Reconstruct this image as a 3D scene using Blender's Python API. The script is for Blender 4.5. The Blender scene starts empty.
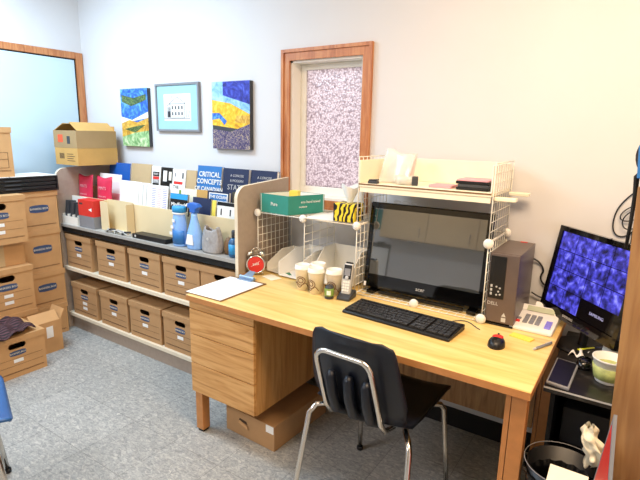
import bpy, bmesh, math, random
from mathutils import Vector, Matrix
random.seed(7)
scene = bpy.context.scene
COL = scene.collection
PI = math.pi

# ------------------------------------------------------------------ camera
def cam_axes(yaw, pitch, roll):
    cy, sy, cp, sp = math.cos(yaw), math.sin(yaw), math.cos(pitch), math.sin(pitch)
    fwd = Vector((-sy * cp, cy * cp, -sp)); right = Vector((cy, sy, 0)); up = right.cross(fwd)
    r = math.cos(roll) * right + math.sin(roll) * up
    u = -math.sin(roll) * right + math.cos(roll) * up
    return r, u, fwd
CAM = Vector((1.7826, -2.3112, 1.511))
_r, _u, _f = cam_axes(0.5868, 0.2134, 0.0203)
cd = bpy.data.cameras.new('camera'); cam = bpy.data.objects.new('camera', cd); COL.objects.link(cam)
cam.matrix_world = Matrix(((_r.x, _u.x, -_f.x, CAM.x), (_r.y, _u.y, -_f.y, CAM.y), (_r.z, _u.z, -_f.z, CAM.z), (0, 0, 0, 1)))
cd.sensor_width = 36; cd.lens = 36 * 484.99 / 640; cd.clip_start = 0.02
scene.camera = cam

# ------------------------------------------------------------------ world, lights, exposure
w = bpy.data.worlds.new('daylight'); scene.world = w; w.use_nodes = True
w.node_tree.nodes['Background'].inputs[0].default_value = (1.0, 0.97, 0.97, 1)
w.node_tree.nodes['Background'].inputs[1].default_value = 1.5
def area(name, loc, target, sx, sy, power, col):
    l = bpy.data.lights.new(name, 'AREA'); l.shape = 'RECTANGLE'; l.size = sx; l.size_y = sy
    l.energy = power; l.color = col
    o = bpy.data.objects.new(name, l); COL.objects.link(o); o.location = loc
    o.rotation_euler = (Vector(target) - Vector(loc)).to_track_quat('-Z', 'Y').to_euler()
    return o
area('ceiling_light_cool', (-1.2, -1.1, 2.58), (-1.2, -0.85, 0), 1.2, 0.6, 36, (0.60, 0.80, 1.0))
area('ceiling_light_warm', (1.75, -1.25, 2.58), (1.75, -1.1, 0), 1.2, 0.6, 37, (1.0, 0.72, 0.46))
area('fill_light_back', (-0.5, -3.1, 2.58), (-0.4, -2.6, 0), 1.2, 0.6, 38, (0.97, 0.96, 1.0))  # added unseen fill, brightens the far wall that the dark screen mirrors
scene.view_settings.view_transform = 'Standard'
try: scene.view_settings.look = 'None'
except Exception: pass
scene.view_settings.exposure = 0.6
scene.view_settings.gamma = 1.0
scene.view_settings.use_curve_mapping = False

# ------------------------------------------------------------------ materials
def lin(h):
    h = h.lstrip('#'); o = []
    for i in (0, 2, 4):
        v = int(h[i:i + 2], 16) / 255
        o.append(v / 12.92 if v <= 0.04045 else ((v + 0.055) / 1.055) ** 2.4)
    return (*o, 1)
def mat(name, col, rough=0.5, metal=0.0, vary=0.06, scale=18, bump=0.0, emit=0, spec=None, coat=0, alpha=1, trans=0):
    m = bpy.data.materials.new(name); m.use_nodes = True
    nt = m.node_tree; b = nt.nodes['Principled BSDF']
    c = lin(col)
    if vary > 0:
        tc = nt.nodes.new('ShaderNodeTexCoord'); n = nt.nodes.new('ShaderNodeTexNoise')
        n.inputs['Scale'].default_value = scale; n.inputs['Detail'].default_value = 5
        nt.links.new(tc.outputs['Object'], n.inputs['Vector'])
        r = nt.nodes.new('ShaderNodeValToRGB')
        r.color_ramp.elements[0].position = .3; r.color_ramp.elements[1].position = .7
        r.color_ramp.elements[0].color = tuple(max(0, v * (1 - vary)) for v in c[:3]) + (1,)
        r.color_ramp.elements[1].color = tuple(min(1, v * (1 + vary)) for v in c[:3]) + (1,)
        nt.links.new(n.outputs['Fac'], r.inputs['Fac']); nt.links.new(r.outputs['Color'], b.inputs['Base Color'])
        if bump:
            bp = nt.nodes.new('ShaderNodeBump'); bp.inputs['Strength'].default_value = bump; bp.inputs['Distance'].default_value = .004
            nt.links.new(n.outputs['Fac'], bp.inputs['Height']); nt.links.new(bp.outputs['Normal'], b.inputs['Normal'])
    else:
        b.inputs['Base Color'].default_value = c
    b.inputs['Roughness'].default_value = rough; b.inputs['Metallic'].default_value = metal
    if spec is not None: b.inputs['Specular IOR Level'].default_value = spec
    if coat: b.inputs['Coat Weight'].default_value = coat; b.inputs['Coat Roughness'].default_value = .06
    if emit:
        b.inputs['Emission Color'].default_value = c; b.inputs['Emission Strength'].default_value = emit
    if alpha < 1: b.inputs['Alpha'].default_value = alpha
    if trans: b.inputs['Transmission Weight'].default_value = trans
    return m
def ramp_mat(name, coord_scale, stops, rough=.5, kind='noise', scale=3, detail=4, distort=0, bump=0, rot=(0, 0, 0), spec=None, constant=False):
    m = bpy.data.materials.new(name); m.use_nodes = True
    nt = m.node_tree; b = nt.nodes['Principled BSDF']
    tc = nt.nodes.new('ShaderNodeTexCoord'); mp = nt.nodes.new('ShaderNodeMapping')
    mp.inputs['Scale'].default_value = coord_scale; mp.inputs['Rotation'].default_value = rot
    nt.links.new(tc.outputs['Object'], mp.inputs['Vector'])
    if kind == 'noise':
        n = nt.nodes.new('ShaderNodeTexNoise'); n.inputs['Scale'].default_value = scale
        n.inputs['Detail'].default_value = detail; n.inputs['Distortion'].default_value = distort; out = n.outputs['Fac']
    elif kind == 'wave':
        n = nt.nodes.new('ShaderNodeTexWave'); n.inputs['Scale'].default_value = scale; n.inputs['Distortion'].default_value = distort
        n.inputs['Detail'].default_value = detail; n.inputs['Detail Scale'].default_value = 1.3; out = n.outputs['Fac']
    else:
        n = nt.nodes.new('ShaderNodeTexVoronoi'); n.inputs['Scale'].default_value = scale; out = n.outputs['Distance']
    nt.links.new(mp.outputs['Vector'], n.inputs['Vector'])
    r = nt.nodes.new('ShaderNodeValToRGB'); cr = r.color_ramp
    if constant: cr.interpolation = 'CONSTANT'
    while len(cr.elements) < len(stops): cr.elements.new(.5)
    for e, (p, c) in zip(cr.elements, stops): e.position = p; e.color = lin(c)
    nt.links.new(out, r.inputs['Fac']); nt.links.new(r.outputs['Color'], b.inputs['Base Color'])
    b.inputs['Roughness'].default_value = rough
    if spec is not None: b.inputs['Specular IOR Level'].default_value = spec
    if bump:
        bp = nt.nodes.new('ShaderNodeBump'); bp.inputs['Strength'].default_value = bump; bp.inputs['Distance'].default_value = .002
        nt.links.new(out, bp.inputs['Height']); nt.links.new(bp.outputs['Normal'], b.inputs['Normal'])
    return m
def oak(name, cscale, dark, mid, light, rough=.4):
    return ramp_mat(name, cscale, [(.25, dark), (.45, mid), (.62, light), (.8, mid)], rough, 'noise', 3.0, 7, 1.2, .12)
M = {}
M['wall'] = mat('painted_wall', '#d9d8d8', .75, vary=.015, scale=3)
M['ceil'] = mat('ceiling_paint', '#eeeeea', .8, vary=.02)
M['door'] = mat('pale_blue_door_paint', '#c3d9e6', .5, vary=.02, scale=2)
M['trim'] = oak('orange_oak_trim', (10, 10, 1.2), '#9a5a32', '#b97446', '#c98a58')
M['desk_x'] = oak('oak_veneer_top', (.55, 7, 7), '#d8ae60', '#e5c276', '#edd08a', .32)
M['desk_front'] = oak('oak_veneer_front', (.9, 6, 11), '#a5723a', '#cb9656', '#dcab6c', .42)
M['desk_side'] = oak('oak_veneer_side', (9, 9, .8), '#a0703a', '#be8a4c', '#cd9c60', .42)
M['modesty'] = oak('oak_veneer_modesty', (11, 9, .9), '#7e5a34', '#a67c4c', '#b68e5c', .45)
M['edge'] = mat('orange_edge_band', '#bf8248', .45, vary=.08, scale=30)
M['panelwood'] = oak('orange_wood_panel', (5, 5, .7), '#7d5634', '#96693f', '#a67a4c', .3)
M['greyboard'] = mat('grey_beige_board', '#a9998a', .55, vary=.05, scale=40)
M['whiteedge'] = mat('pale_edge_band', '#e6d9bf', .5, vary=.03)
M['creamboard'] = mat('cream_board', '#e3cfa4', .55, vary=.03, scale=6)
M['counter'] = mat('grey_counter', '#a7a49d', .45, vary=.06, scale=30)
M['kraft'] = mat('kraft_cardboard', '#b48c60', .75, vary=.05, scale=14)
M['kraft2'] = mat('light_kraft_cardboard', '#c89a66', .75, vary=.05, scale=14)
M['yellowkraft'] = mat('yellow_cardboard', '#c99d57', .7, vary=.06, scale=10)
M['darkkraft'] = mat('dull_brown_cardboard', '#a78a5f', .75, vary=.05, scale=10)
M['logo'] = mat('blue_grey_print', '#3c4f72', .7, vary=.05)
M['ink'] = mat('dark_ink', '#4a3626', .8, vary=0)
M['white'] = mat('white_paper', '#f2f1ec', .6, vary=.02)
M['creampaper'] = mat('cream_paper', '#f4ecd2', .6, vary=.02)
M['whiteplastic'] = mat('white_plastic', '#efece2', .4, vary=.02)
M['wire'] = mat('white_coated_wire', '#ece8da', .4, vary=.02)
M['black'] = mat('black_plastic', '#0b0b0c', .4, vary=.1)
M['blackmatte'] = mat('matte_black', '#0a0a0a', .7, vary=.1)
M['gloss'] = mat('gloss_black', '#060607', .06, vary=0, spec=.6)
M['bin'] = mat('black_bag_film', '#0c0c0d', .25, vary=.1)
M['screen'] = mat('dark_glass_screen', '#3a3e40', .03, vary=0, spec=1.0, coat=1); M['screen'].node_tree.nodes['Principled BSDF'].inputs['IOR'].default_value = 1.9
M['chrome'] = mat('chrome', '#d9d4cc', .16, 1.0, vary=.03)
M['navy'] = mat('navy_plastic', '#0a111e', .42, vary=.08)
M['blueplastic'] = mat('blue_plastic', '#2b5f9c', .35, vary=.05)
M['teal'] = mat('teal_carton', '#2f8a7c', .5, vary=.05)
M['tealside'] = M['teal']
M['yellow'] = mat('yellow_paper', '#f2dc5a', .55, vary=.03)
M['red'] = mat('red_print', '#d8342c', .5, vary=.04)
M['pinkred'] = mat('crimson_foil', '#d03050', .35, vary=.08, bump=.3)
M['pink'] = mat('pink_print', '#e6a0a8', .5, vary=.03)
M['grey'] = mat('mid_grey', '#85868a', .5, vary=.05)
M['darkgrey'] = mat('dark_grey', '#3a3c40', .5, vary=.08)
M['silver'] = mat('silver_plastic', '#c9c9c6', .35, .2, vary=.04)
M['steel'] = mat('blue_grey_steel', '#8fa6c0', .3, .5, vary=.05)
M['clothgrey'] = mat('grey_woven_fabric', '#9d9a98', .9, vary=.15, scale=60, bump=.3)
M['bluebook'] = mat('bright_blue_cover', '#2f74b6', .4, vary=.04)
M['royal'] = mat('royal_blue_cover', '#1f5cb0', .45, vary=.04)
M['navybook'] = mat('navy_cover', '#1d2a4c', .4, vary=.05)
M['skyblue'] = mat('sky_blue_plastic', '#2f9bd8', .35, vary=.04)
M['spray'] = mat('blue_spray_liquid', '#8dbaf4', .2, vary=.05)
M['bluecap'] = mat('blue_trigger', '#2a67c2', .35, vary=.04)
M['tan'] = mat('tan_board', '#c2a87f', .65, vary=.04)
M['olive'] = mat('dark_olive_cover', '#4a4838', .5, vary=.06)
M['green'] = mat('leaf_green_print', '#7fa04a', .5, vary=.1)
M['brown'] = mat('brown_print', '#7a5a38', .6, vary=.08)
M['beigecup'] = mat('beige_paper_cup', '#f5ecd9', .55, vary=.04)
M['orange'] = mat('orange_sticker', '#f0592a', .5, vary=.03)
M['gunmetal'] = mat('brown_grey_metal', '#6d5f58', .35, .4, vary=.06)
M['lav'] = mat('violet_keys', '#8a83e0', .5, vary=.03)
M['plaid'] = ramp_mat('dark_plaid_cloth', (1, 1, 1), [(.3, '#1c1013'), (.5, '#46222a'), (.6, '#211417'), (.75, '#5c3a40')], .8, 'wave', 14, 2, 2)
M['tissue'] = ramp_mat('yellow_black_pattern', (1, 1, 1), [(.0, '#0c0b08'), (.45, '#0c0b08'), (.49, '#e8cc22'), (1, '#f0d838')], .5, 'wave', 11, 2, 9)
M['stand'] = ramp_mat('worn_black_laminate', (3, 3, 3), [(.3, '#141211'), (.6, '#221f1d'), (.72, '#4a443e')], .28, 'noise', 9, 8, .6)
M['foil'] = mat('clear_plastic_bag', '#f3f0e6', .15, vary=.08, alpha=.55)

def floor_mat():
    m = bpy.data.materials.new('marbled_vinyl_tile'); m.use_nodes = True
    nt = m.node_tree; b = nt.nodes['Principled BSDF']; N = nt.nodes.new; L = nt.links.new
    tc = N('ShaderNodeTexCoord')
    n = N('ShaderNodeTexNoise'); n.inputs['Scale'].default_value = 34; n.inputs['Detail'].default_value = 8; n.inputs['Roughness'].default_value = .72; n.inputs['Distortion'].default_value = 1.3
    mp = N('ShaderNodeMapping'); mp.inputs['Scale'].default_value = (1, 2.0, 1); mp.inputs['Rotation'].default_value = (0, 0, .5)
    L(tc.outputs['Object'], mp.inputs['Vector']); L(mp.outputs['Vector'], n.inputs['Vector'])
    r = N('ShaderNodeValToRGB'); cr = r.color_ramp; cr.elements.new(.5)
    for e, (p, c) in zip(cr.elements, [(.33, '#7f8282'), (.52, '#a9aaa6'), (.70, '#d8d6cc')]): e.position = p; e.color = lin(c)
    L(n.outputs['Fac'], r.inputs['Fac'])
    br = N('ShaderNodeTexBrick'); br.offset = 0; br.inputs['Scale'].default_value = 1
    br.inputs['Brick Width'].default_value = .305; br.inputs['Row Height'].default_value = .305; br.inputs['Mortar Size'].default_value = .0014
    br.inputs['Color1'].default_value = (1, 1, 1, 1); br.inputs['Color2'].default_value = (.9, .9, .9, 1); br.inputs['Mortar'].default_value = (.55, .55, .55, 1)
    L(tc.outputs['Object'], br.inputs['Vector'])
    mx = N('ShaderNodeMix'); mx.data_type = 'RGBA'; mx.blend_type = 'MULTIPLY'; mx.inputs[0].default_value = 1
    L(r.outputs['Color'], mx.inputs[6]); L(br.outputs['Color'], mx.inputs[7]); L(mx.outputs[2], b.inputs['Base Color'])
    b.inputs['Roughness'].default_value = .42
    bp = N('ShaderNodeBump'); bp.inputs['Strength'].default_value = .15; bp.inputs['Distance'].default_value = .003
    L(n.outputs['Fac'], bp.inputs['Height']); L(bp.outputs['Normal'], b.inputs['Normal'])
    return m
M['floor'] = floor_mat()
def glass_mat():
    m = bpy.data.materials.new('pebbled_glass'); m.use_nodes = True
    nt = m.node_tree; N = nt.nodes.new; L = nt.links.new
    for x in list(nt.nodes):
        if x.type == 'BSDF_PRINCIPLED': nt.nodes.remove(x)
    out = [x for x in nt.nodes if x.type == 'OUTPUT_MATERIAL'][0]
    tc = N('ShaderNodeTexCoord')
    v = N('ShaderNodeTexVoronoi'); v.inputs['Scale'].default_value = 95; L(tc.outputs['Object'], v.inputs['Vector'])
    r = N('ShaderNodeValToRGB'); cr = r.color_ramp; cr.elements.new(.5)
    for e, (p, c) in zip(cr.elements, [(.15, '#f1eaec'), (.5, '#d4c9cc'), (.75, '#b0a3a8')]): e.position = p; e.color = lin(c)
    L(v.outputs['Distance'], r.inputs['Fac'])
    t = N('ShaderNodeBsdfTranslucent'); L(r.outputs['Color'], t.inputs['Color'])
    g = N('ShaderNodeBsdfGlossy'); g.inputs['Roughness'].default_value = .3
    bp = N('ShaderNodeBump'); bp.inputs['Strength'].default_value = .6; bp.inputs['Distance'].default_value = .004
    L(v.outputs['Distance'], bp.inputs['Height']); L(bp.outputs['Normal'], g.inputs['Normal']); L(bp.outputs['Normal'], t.inputs['Normal'])
    ms = N('ShaderNodeMixShader'); ms.inputs[0].default_value = .1
    L(t.outputs[0], ms.inputs[1]); L(g.outputs[0], ms.inputs[2]); L(ms.outputs[0], out.inputs['Surface'])
    return m
M['pebble'] = glass_mat()
def cctv_mat():
    m = bpy.data.materials.new('camera_feed_picture'); m.use_nodes = True
    nt = m.node_tree; b = nt.nodes['Principled BSDF']; N = nt.nodes.new; L = nt.links.new
    tc = N('ShaderNodeTexCoord'); n = N('ShaderNodeTexNoise'); n.inputs['Scale'].default_value = 34; n.inputs['Detail'].default_value = 8
    n.inputs['Distortion'].default_value = .25
    L(tc.outputs['Object'], n.inputs['Vector'])
    r = N('ShaderNodeValToRGB'); cr = r.color_ramp; cr.elements.new(.5); cr.elements.new(.6)
    for e, (p, c) in zip(cr.elements, [(.32, '#0a0a24'), (.46, '#2a2a86'), (.58, '#4a48d0'), (.74, '#8f8ff0')]): e.position = p; e.color = lin(c)
    L(n.outputs['Fac'], r.inputs['Fac']); L(r.outputs['Color'], b.inputs['Emission Color'])
    b.inputs['Emission Strength'].default_value = .85; b.inputs['Base Color'].default_value = (.01, .01, .02, 1); b.inputs['Roughness'].default_value = .2
    return m
M['feed'] = cctv_mat()
M['feedtext'] = mat('screen_white_text', '#8a8ab0', .5, vary=0, emit=.5)

# ------------------------------------------------------------------ mesh helpers
def soft(pts, n=3):
    pts = [Vector(p) for p in pts]
    for _ in range(n):
        q = [pts[0]]
        for a, b in zip(pts, pts[1:]): q += [a * .75 + b * .25, a * .25 + b * .75]
        pts = q + [pts[-1]]
    return pts
class B:
    def __init__(s): s.bm = bmesh.new()
    def poly(s, pts):
        vs = [s.bm.verts.new(p) for p in pts]
        return s.bm.faces.new(vs)
    def box(s, x0, x1, y0, y1, z0, z1, rot=None, piv=None):
        vs = [s.bm.verts.new((x, y, z)) for x in (x0, x1) for y in (y0, y1) for z in (z0, z1)]
        for f in ((0, 1, 3, 2), (4, 6, 7, 5), (0, 4, 5, 1), (2, 3, 7, 6), (0, 2, 6, 4), (1, 5, 7, 3)):
            s.bm.faces.new([vs[i] for i in f])
        if rot is not None:
            bmesh.ops.rotate(s.bm, verts=vs, cent=piv or ((x0 + x1) / 2, (y0 + y1) / 2, (z0 + z1) / 2), matrix=rot)
        return s
    def bar(s, p0, p1, a, b=None, up=(0, 0, 1)):
        p0, p1 = Vector(p0), Vector(p1); b = b or a
        d = (p1 - p0).normalized(); u = Vector(up)
        if abs(d.dot(u)) > .98: u = Vector((1, 0, 0))
        x = d.cross(u).normalized() * a / 2; y = x.cross(d).normalized() * b / 2
        vs = [s.bm.verts.new(p + sx * x + sy * y) for p in (p0, p1) for sx, sy in ((-1, -1), (1, -1), (1, 1), (-1, 1))]
        for f in ((3, 2, 1, 0), (4, 5, 6, 7), (0, 1, 5, 4), (1, 2, 6, 5), (2, 3, 7, 6), (3, 0, 4, 7)):
            s.bm.faces.new([vs[i] for i in f])
        return s
    def tube(s, pts, r, n=8, closed=False, cap=True):
        pts = [Vector(p) for p in pts]; rings = []
        N_ = len(pts); prev = None
        for i, p in enumerate(pts):
            a = pts[i - 1] if (i > 0 or closed) else p
            c = pts[(i + 1) % N_] if (i < N_ - 1 or closed) else p
            d = (c - a).normalized()
            if prev is None:
                u = Vector((0, 0, 1)) if abs(d.z) < .9 else Vector((1, 0, 0))
                x = d.cross(u).normalized()
            else:
                x = (prev - d * prev.dot(d)).normalized()
            prev = x; y = d.cross(x)
            rr = r[i] if isinstance(r, (list, tuple)) else r
            rings.append([s.bm.verts.new(p + rr * (math.cos(2 * PI * k / n) * x + math.sin(2 * PI * k / n) * y)) for k in range(n)])
        m_ = N_ if closed else N_ - 1
        for i in range(m_):
            A, C = rings[i], rings[(i + 1) % N_]
            for k in range(n): s.bm.faces.new((A[k], A[(k + 1) % n], C[(k + 1) % n], C[k]))
        if cap and not closed:
            s.bm.faces.new(rings[0][::-1]); s.bm.faces.new(rings[-1])
        return s
    def lathe(s, prof, c=(0, 0, 0), n=28, axis='z', sx=1, sy=1):
        rings = []
        for r, h in prof:
            ring = []
            for k in range(n):
                a = 2 * PI * k / n
                p = (r * math.cos(a) * sx, r * math.sin(a) * sy, h)
                if axis == 'y': p = (p[0], p[2], p[1])
                if axis == 'x': p = (p[2], p[0], p[1])
                ring.append(s.bm.verts.new((c[0] + p[0], c[1] + p[1], c[2] + p[2])))
            rings.append(ring)
        for A, C in zip(rings, rings[1:]):
            for k in range(n): s.bm.faces.new((A[k], A[(k + 1) % n], C[(k + 1) % n], C[k]))
        if prof[0][0] > 1e-4: s.bm.faces.new(rings[0][::-1])
        if prof[-1][0] > 1e-4: s.bm.faces.new(rings[-1])
        return s
    def prism(s, pts, d):
        d = Vector(d); a = [s.bm.verts.new(p) for p in pts]; b = [s.bm.verts.new(Vector(p) + d) for p in pts]
        n = len(pts); s.bm.faces.new(a[::-1]); s.bm.faces.new(b)
        for i in range(n): s.bm.faces.new((a[i], a[(i + 1) % n], b[(i + 1) % n], b[i]))
        return s
    def grid(s, fn, nu, nv):
        vs = [[s.bm.verts.new(fn(i / nu, j / nv)) for j in range(nv + 1)] for i in range(nu + 1)]
        for i in range(nu):
            for j in range(nv): s.bm.faces.new((vs[i][j], vs[i + 1][j], vs[i + 1][j + 1], vs[i][j + 1]))
        return s
    def rotate(s, mtx, cent=(0, 0, 0)):
        bmesh.ops.rotate(s.bm, verts=s.bm.verts, cent=cent, matrix=mtx); return s
    def move(s, v):
        bmesh.ops.translate(s.bm, verts=s.bm.verts, vec=v); return s
OFF = {}
def obj(name, b, m, parent=None, smooth=False, bevel=0, solid=0, subsurf=0, seg=2, local=False, recalc=True):
    bm = b.bm
    if parent is not None and not local:
        bmesh.ops.translate(bm, verts=bm.verts, vec=-OFF.get(parent.name, Vector()))
    bmesh.ops.remove_doubles(bm, verts=bm.verts, dist=1e-6)
    if recalc: bmesh.ops.recalc_face_normals(bm, faces=bm.faces)
    me = bpy.data.meshes.new(name); bm.to_mesh(me); bm.free()
    me.materials.append(m)
    if smooth:
        for p in me.polygons: p.use_smooth = True
    o = bpy.data.objects.new(name, me); COL.objects.link(o)
    if parent is not None:
        o.parent = parent; OFF[o.name] = OFF.get(parent.name, Vector())
    if solid:
        k = o.modifiers.new('solid', 'SOLIDIFY'); k.thickness = solid; k.offset = -1
    if bevel:
        k = o.modifiers.new('bevel', 'BEVEL'); k.width = bevel; k.segments = seg; k.limit_method = 'ANGLE'; k.angle_limit = math.radians(40)
    if subsurf:
        k = o.modifiers.new('sub', 'SUBSURF'); k.levels = subsurf; k.render_levels = subsurf
    return o
def tag(o, label, cat, group=None, kind=None):
    o['label'] = label; o['category'] = cat
    if group: o['group'] = group
    if kind: o['kind'] = kind
    return o
def thing(name, label, cat, loc=(0, 0, 0), rotz=0, group=None):
    o = bpy.data.objects.new(name, None); COL.objects.link(o); o.empty_display_size = .05
    o.location = loc; o.rotation_euler = (0, 0, rotz); OFF[o.name] = Vector(loc)
    return tag(o, label, cat, group)
def struct(name, b, m, parent=None, **k):
    o = obj(name, b, m, parent, **k)
    if parent is None: o['kind'] = 'structure'
    return o
def dup(root, loc, rotz=0, label=None, group=None):
    def rec(o, par):
        c = o.copy(); COL.objects.link(c)
        if par is not None: c.parent = par
        for ch in list(o.children): rec(ch, c)
        return c
    r = rec(root, None); r.location = loc; r.rotation_euler = (0, 0, rotz); OFF[r.name] = Vector(loc)
    if label: r['label'] = label
    if group: r['group'] = group
    return r
_tc = {}
def text_mesh(s, align):
    if (s, align) not in _tc:
        cu = bpy.data.curves.new('t', 'FONT'); cu.body = s; cu.align_x = align; cu.align_y = 'CENTER'; cu.extrude = .01; cu.resolution_u = 2
        cu.space_line = .95
        to = bpy.data.objects.new('t', cu); COL.objects.link(to)
        dg = bpy.context.evaluated_depsgraph_get(); dg.update()
        me = bpy.data.meshes.new_from_object(to.evaluated_get(dg)); me.name = 'lettering'
        bpy.data.objects.remove(to)
        _tc[(s, align)] = me
    return _tc[(s, align)]
def text(parent, name, s, size, at, xd, yd, m, align='CENTER', bold=0, squash=1, local=False):
    """lettering standing a hair proud of the surface; at = centre, xd right, yd up"""
    me = text_mesh(s, align).copy()
    xd, yd = Vector(xd).normalized(), Vector(yd).normalized(); zd = xd.cross(yd)
    at = Vector(at) - (Vector() if local else OFF.get(parent.name, Vector()))
    T = Matrix(((xd.x * size * squash, yd.x * size, zd.x * .05, at.x), (xd.y * size * squash, yd.y * size, zd.y * .05, at.y), (xd.z * size * squash, yd.z * size, zd.z * .05, at.z), (0, 0, 0, 1)))
    me.transform(T); me.materials.clear(); me.materials.append(m)
    o = bpy.data.objects.new(name, me); COL.objects.link(o); o.parent = parent; OFF[o.name] = OFF.get(parent.name, Vector())
    if bold:
        k = o.modifiers.new('bold', 'SOLIDIFY'); k.thickness = bold; k.offset = 1
    return o
def rx(a): return Matrix.Rotation(a, 3, 'X')
def ry(a): return Matrix.Rotation(a, 3, 'Y')
def rz(a): return Matrix.Rotation(a, 3, 'Z')
def arc(cx, cy, r, a0, a1, n):
    return [(cx + r * math.cos(a0 + (a1 - a0) * i / n), cy + r * math.sin(a0 + (a1 - a0) * i / n)) for i in range(n + 1)]

# ------------------------------------------------------------------ the room
WY = 0.04; XL, XR, YF, ZC = -2.12, 2.75, -4.3, 2.62
struct('floor', B().box(XL - .1, XR + .1, YF - .1, WY + .25, -.05, 0), M['floor'])
struct('ceiling', B().box(XL - .1, XR + .1, YF - .1, WY + .25, ZC, ZC + .05), M['ceil'])
WX0, WX1, WZ0, WZ1 = -.064, .530, 1.085, 1.985           # outside of the window casing
OX0, OX1, OZ0, OZ1 = WX0 + .05, WX1 - .05, WZ0 + .05, WZ1 - .055
bw = B(); bw.box(XL - .1, OX0, WY, WY + .14, 0, ZC).box(OX1, XR + .1, WY, WY + .14, 0, ZC).box(OX0, OX1, WY, WY + .14, 0, OZ0).box(OX0, OX1, WY, WY + .14, OZ1, ZC)
struct('wall_back', bw, M['wall'])
struct('wall_left', B().box(XL - .1, XL, YF, WY, 0, ZC), M['wall'])
struct('wall_right', B().box(XR, XR + .1, YF, WY, 0, ZC), M['wall'])
struct('wall_front', B().box(XL, XR, YF - .1, YF, 0, ZC), M['wall'])
cb = B().box(OX1 + .1, XR, WY - .006, WY, 0, .105).box(XL, OX1 + .1, WY - .006, WY, 0, .105)
struct('baseboard_back', cb, M['blackmatte'])
# window
win = struct('window_1', B().box(OX0 + .001, OX0 + .018, WY + .004, WY + .14, OZ0, OZ1).box(OX1 - .018, OX1 - .001, WY + .004, WY + .14, OZ0, OZ1)
             .box(OX0, OX1, WY + .004, WY + .14, OZ1 - .018, OZ1 - .001).box(OX0, OX1, WY + .004, WY + .14, OZ0 + .001, OZ0 + .018), M['whiteplastic'])
cas = B()
for k, (o_, d_) in enumerate(((0, .022), (.018, .014))):
    a = .05
    x0, x1, z0, z1 = WX0 + o_, WX1 - o_, WZ0 + o_, WZ1 - o_
    i0, i1, j0, j1 = OX0 + .006, OX1 - .006, OZ0 + .006, OZ1 - .006
    y0 = WY - d_
    if k == 0:
        i0, i1, j0, j1 = x0 + .018, x1 - .018, z0 + .018, z1 - .018
    cas.prism([(x0, y0, z0), (i0, y0, j0), (i0, y0, j1), (x0, y0, z1)], (0, d_ - .0005, 0))
    cas.prism([(x1, y0, z0), (x1, y0, z1), (i1, y0, j1), (i1, y0, j0)], (0, d_ - .0005, 0))
    cas.prism([(x0, y0, z1), (i0, y0, j1), (i1, y0, j1), (x1, y0, z1)], (0, d_ - .0005, 0))
    cas.prism([(x0, y0, z0), (x1, y0, z0), (i1, y0, j0), (i0, y0, j0)], (0, d_ - .0005, 0))
obj('window_casing', cas, M['trim'], win)
sy0 = WY + .085
obj('window_sash', B().box(OX0 + .018, OX0 + .055, sy0, sy0 + .03, OZ0 + .018, OZ1 - .018).box(OX1 - .055, OX1 - .018, sy0, sy0 + .03, OZ0 + .018, OZ1 - .018)
    .box(OX0 + .055, OX1 - .055, sy0, sy0 + .03, OZ1 - .05, OZ1 - .018).box(OX0 + .055, OX1 - .055, sy0, sy0 + .03, OZ0 + .018, OZ0 + .07), M['whiteplastic'], win, bevel=.003)
obj('window_pane', B().box(OX0 + .055, OX1 - .055, sy0 + .012, sy0 + .016, OZ0 + .07, OZ1 - .05), M['pebble'], win)
# wide framed door in the left wall
dr = struct('door_1', B().box(XL + .001, XL + .012, -1.9, -.035, 0.005, 2.05), M['door'])
obj('door_casing', B().box(XL + .001, XL + .02, -.02, .036, 0, 2.11).box(XL + .001, XL + .02, -2.0, -.02, 2.06, 2.11).box(XL + .001, XL + .02, -2.0, -1.93, 0, 2.05), M['trim'], dr, bevel=.004)
obj('door_gap', B().box(XL + .0005, XL + .004, -1.93, -.02, 0, 2.06), M['blackmatte'], dr)

# ------------------------------------------------------------------ display bookcase
BY = -.42; BX0, BX1 = -1.835, -.008
bc = thing('display_bookcase', 'long grey-beige bookcase with slanted book display, two shelves of archive boxes, below the pictures', 'bookcase', ((BX0 + BX1) / 2, -.2, 0))
def side_profile(x):
    r = .07; yb = WY - .012; zt = 1.245
    pts = [(x, BY, 0.0)] + [(x, a, b) for a, b in arc(BY + r, zt - r - .012, r, PI, PI / 2, 8)] + [(x, yb, zt + .012), (x, yb, 0)]
    return pts
for x in (BX0, BX1 - .022):
    sp = obj('side_panel', B().prism(side_profile(x), (.022, 0, 0)), M['greyboard'], bc)
    eb = B(); pr_ = side_profile(x)
    for a, b in zip(pr_[:-2], pr_[1:-1]):
        a, b = Vector(a), Vector(b); n = Vector((0, -(b - a).z, (b - a).y)).normalized() * .0015
        if n.y > 0 or (abs(n.y) < 1e-6 and n.z < 0): n = -n
        eb.prism([a + n, b + n, b, a], (.022, 0, 0))
    obj('edge_band', eb, M['whiteedge'], sp)
ix0, ix1 = BX0 + .022, BX1 - .022
obj('back_panel', B().box(ix0, ix1, WY - .022, WY - .012, .0, 1.235), M['tan'], bc)
for z in (.50, .13):
    sh = obj('shelf', B().box(ix0, ix1, BY + .002, WY - .024, z - .026, z), M['whiteedge'], bc, bevel=.002)
obj('counter', B().box(ix0, ix1, BY + .002, WY - .024, .806, .828), M['counter'], bc, bevel=.002)
obj('under_counter_shade', B().box(ix0, ix1, BY + .012, BY + .03, .768, .8058), M['blackmatte'], bc)  # black strip standing in for the shade in the gap under the counter
obj('kick_board', B().box(ix0, ix1, BY + .03, BY + .045, 0, .103), M['greyboard'], bc)
obj('display_panel', B().box(ix0, ix1, -.302, -.292, .829, 1.026), M['creamboard'], bc)
obj('display_panel', B().box(ix0, ix1, -.15, -.14, .829, 1.09), M['creamboard'], bc)
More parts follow.
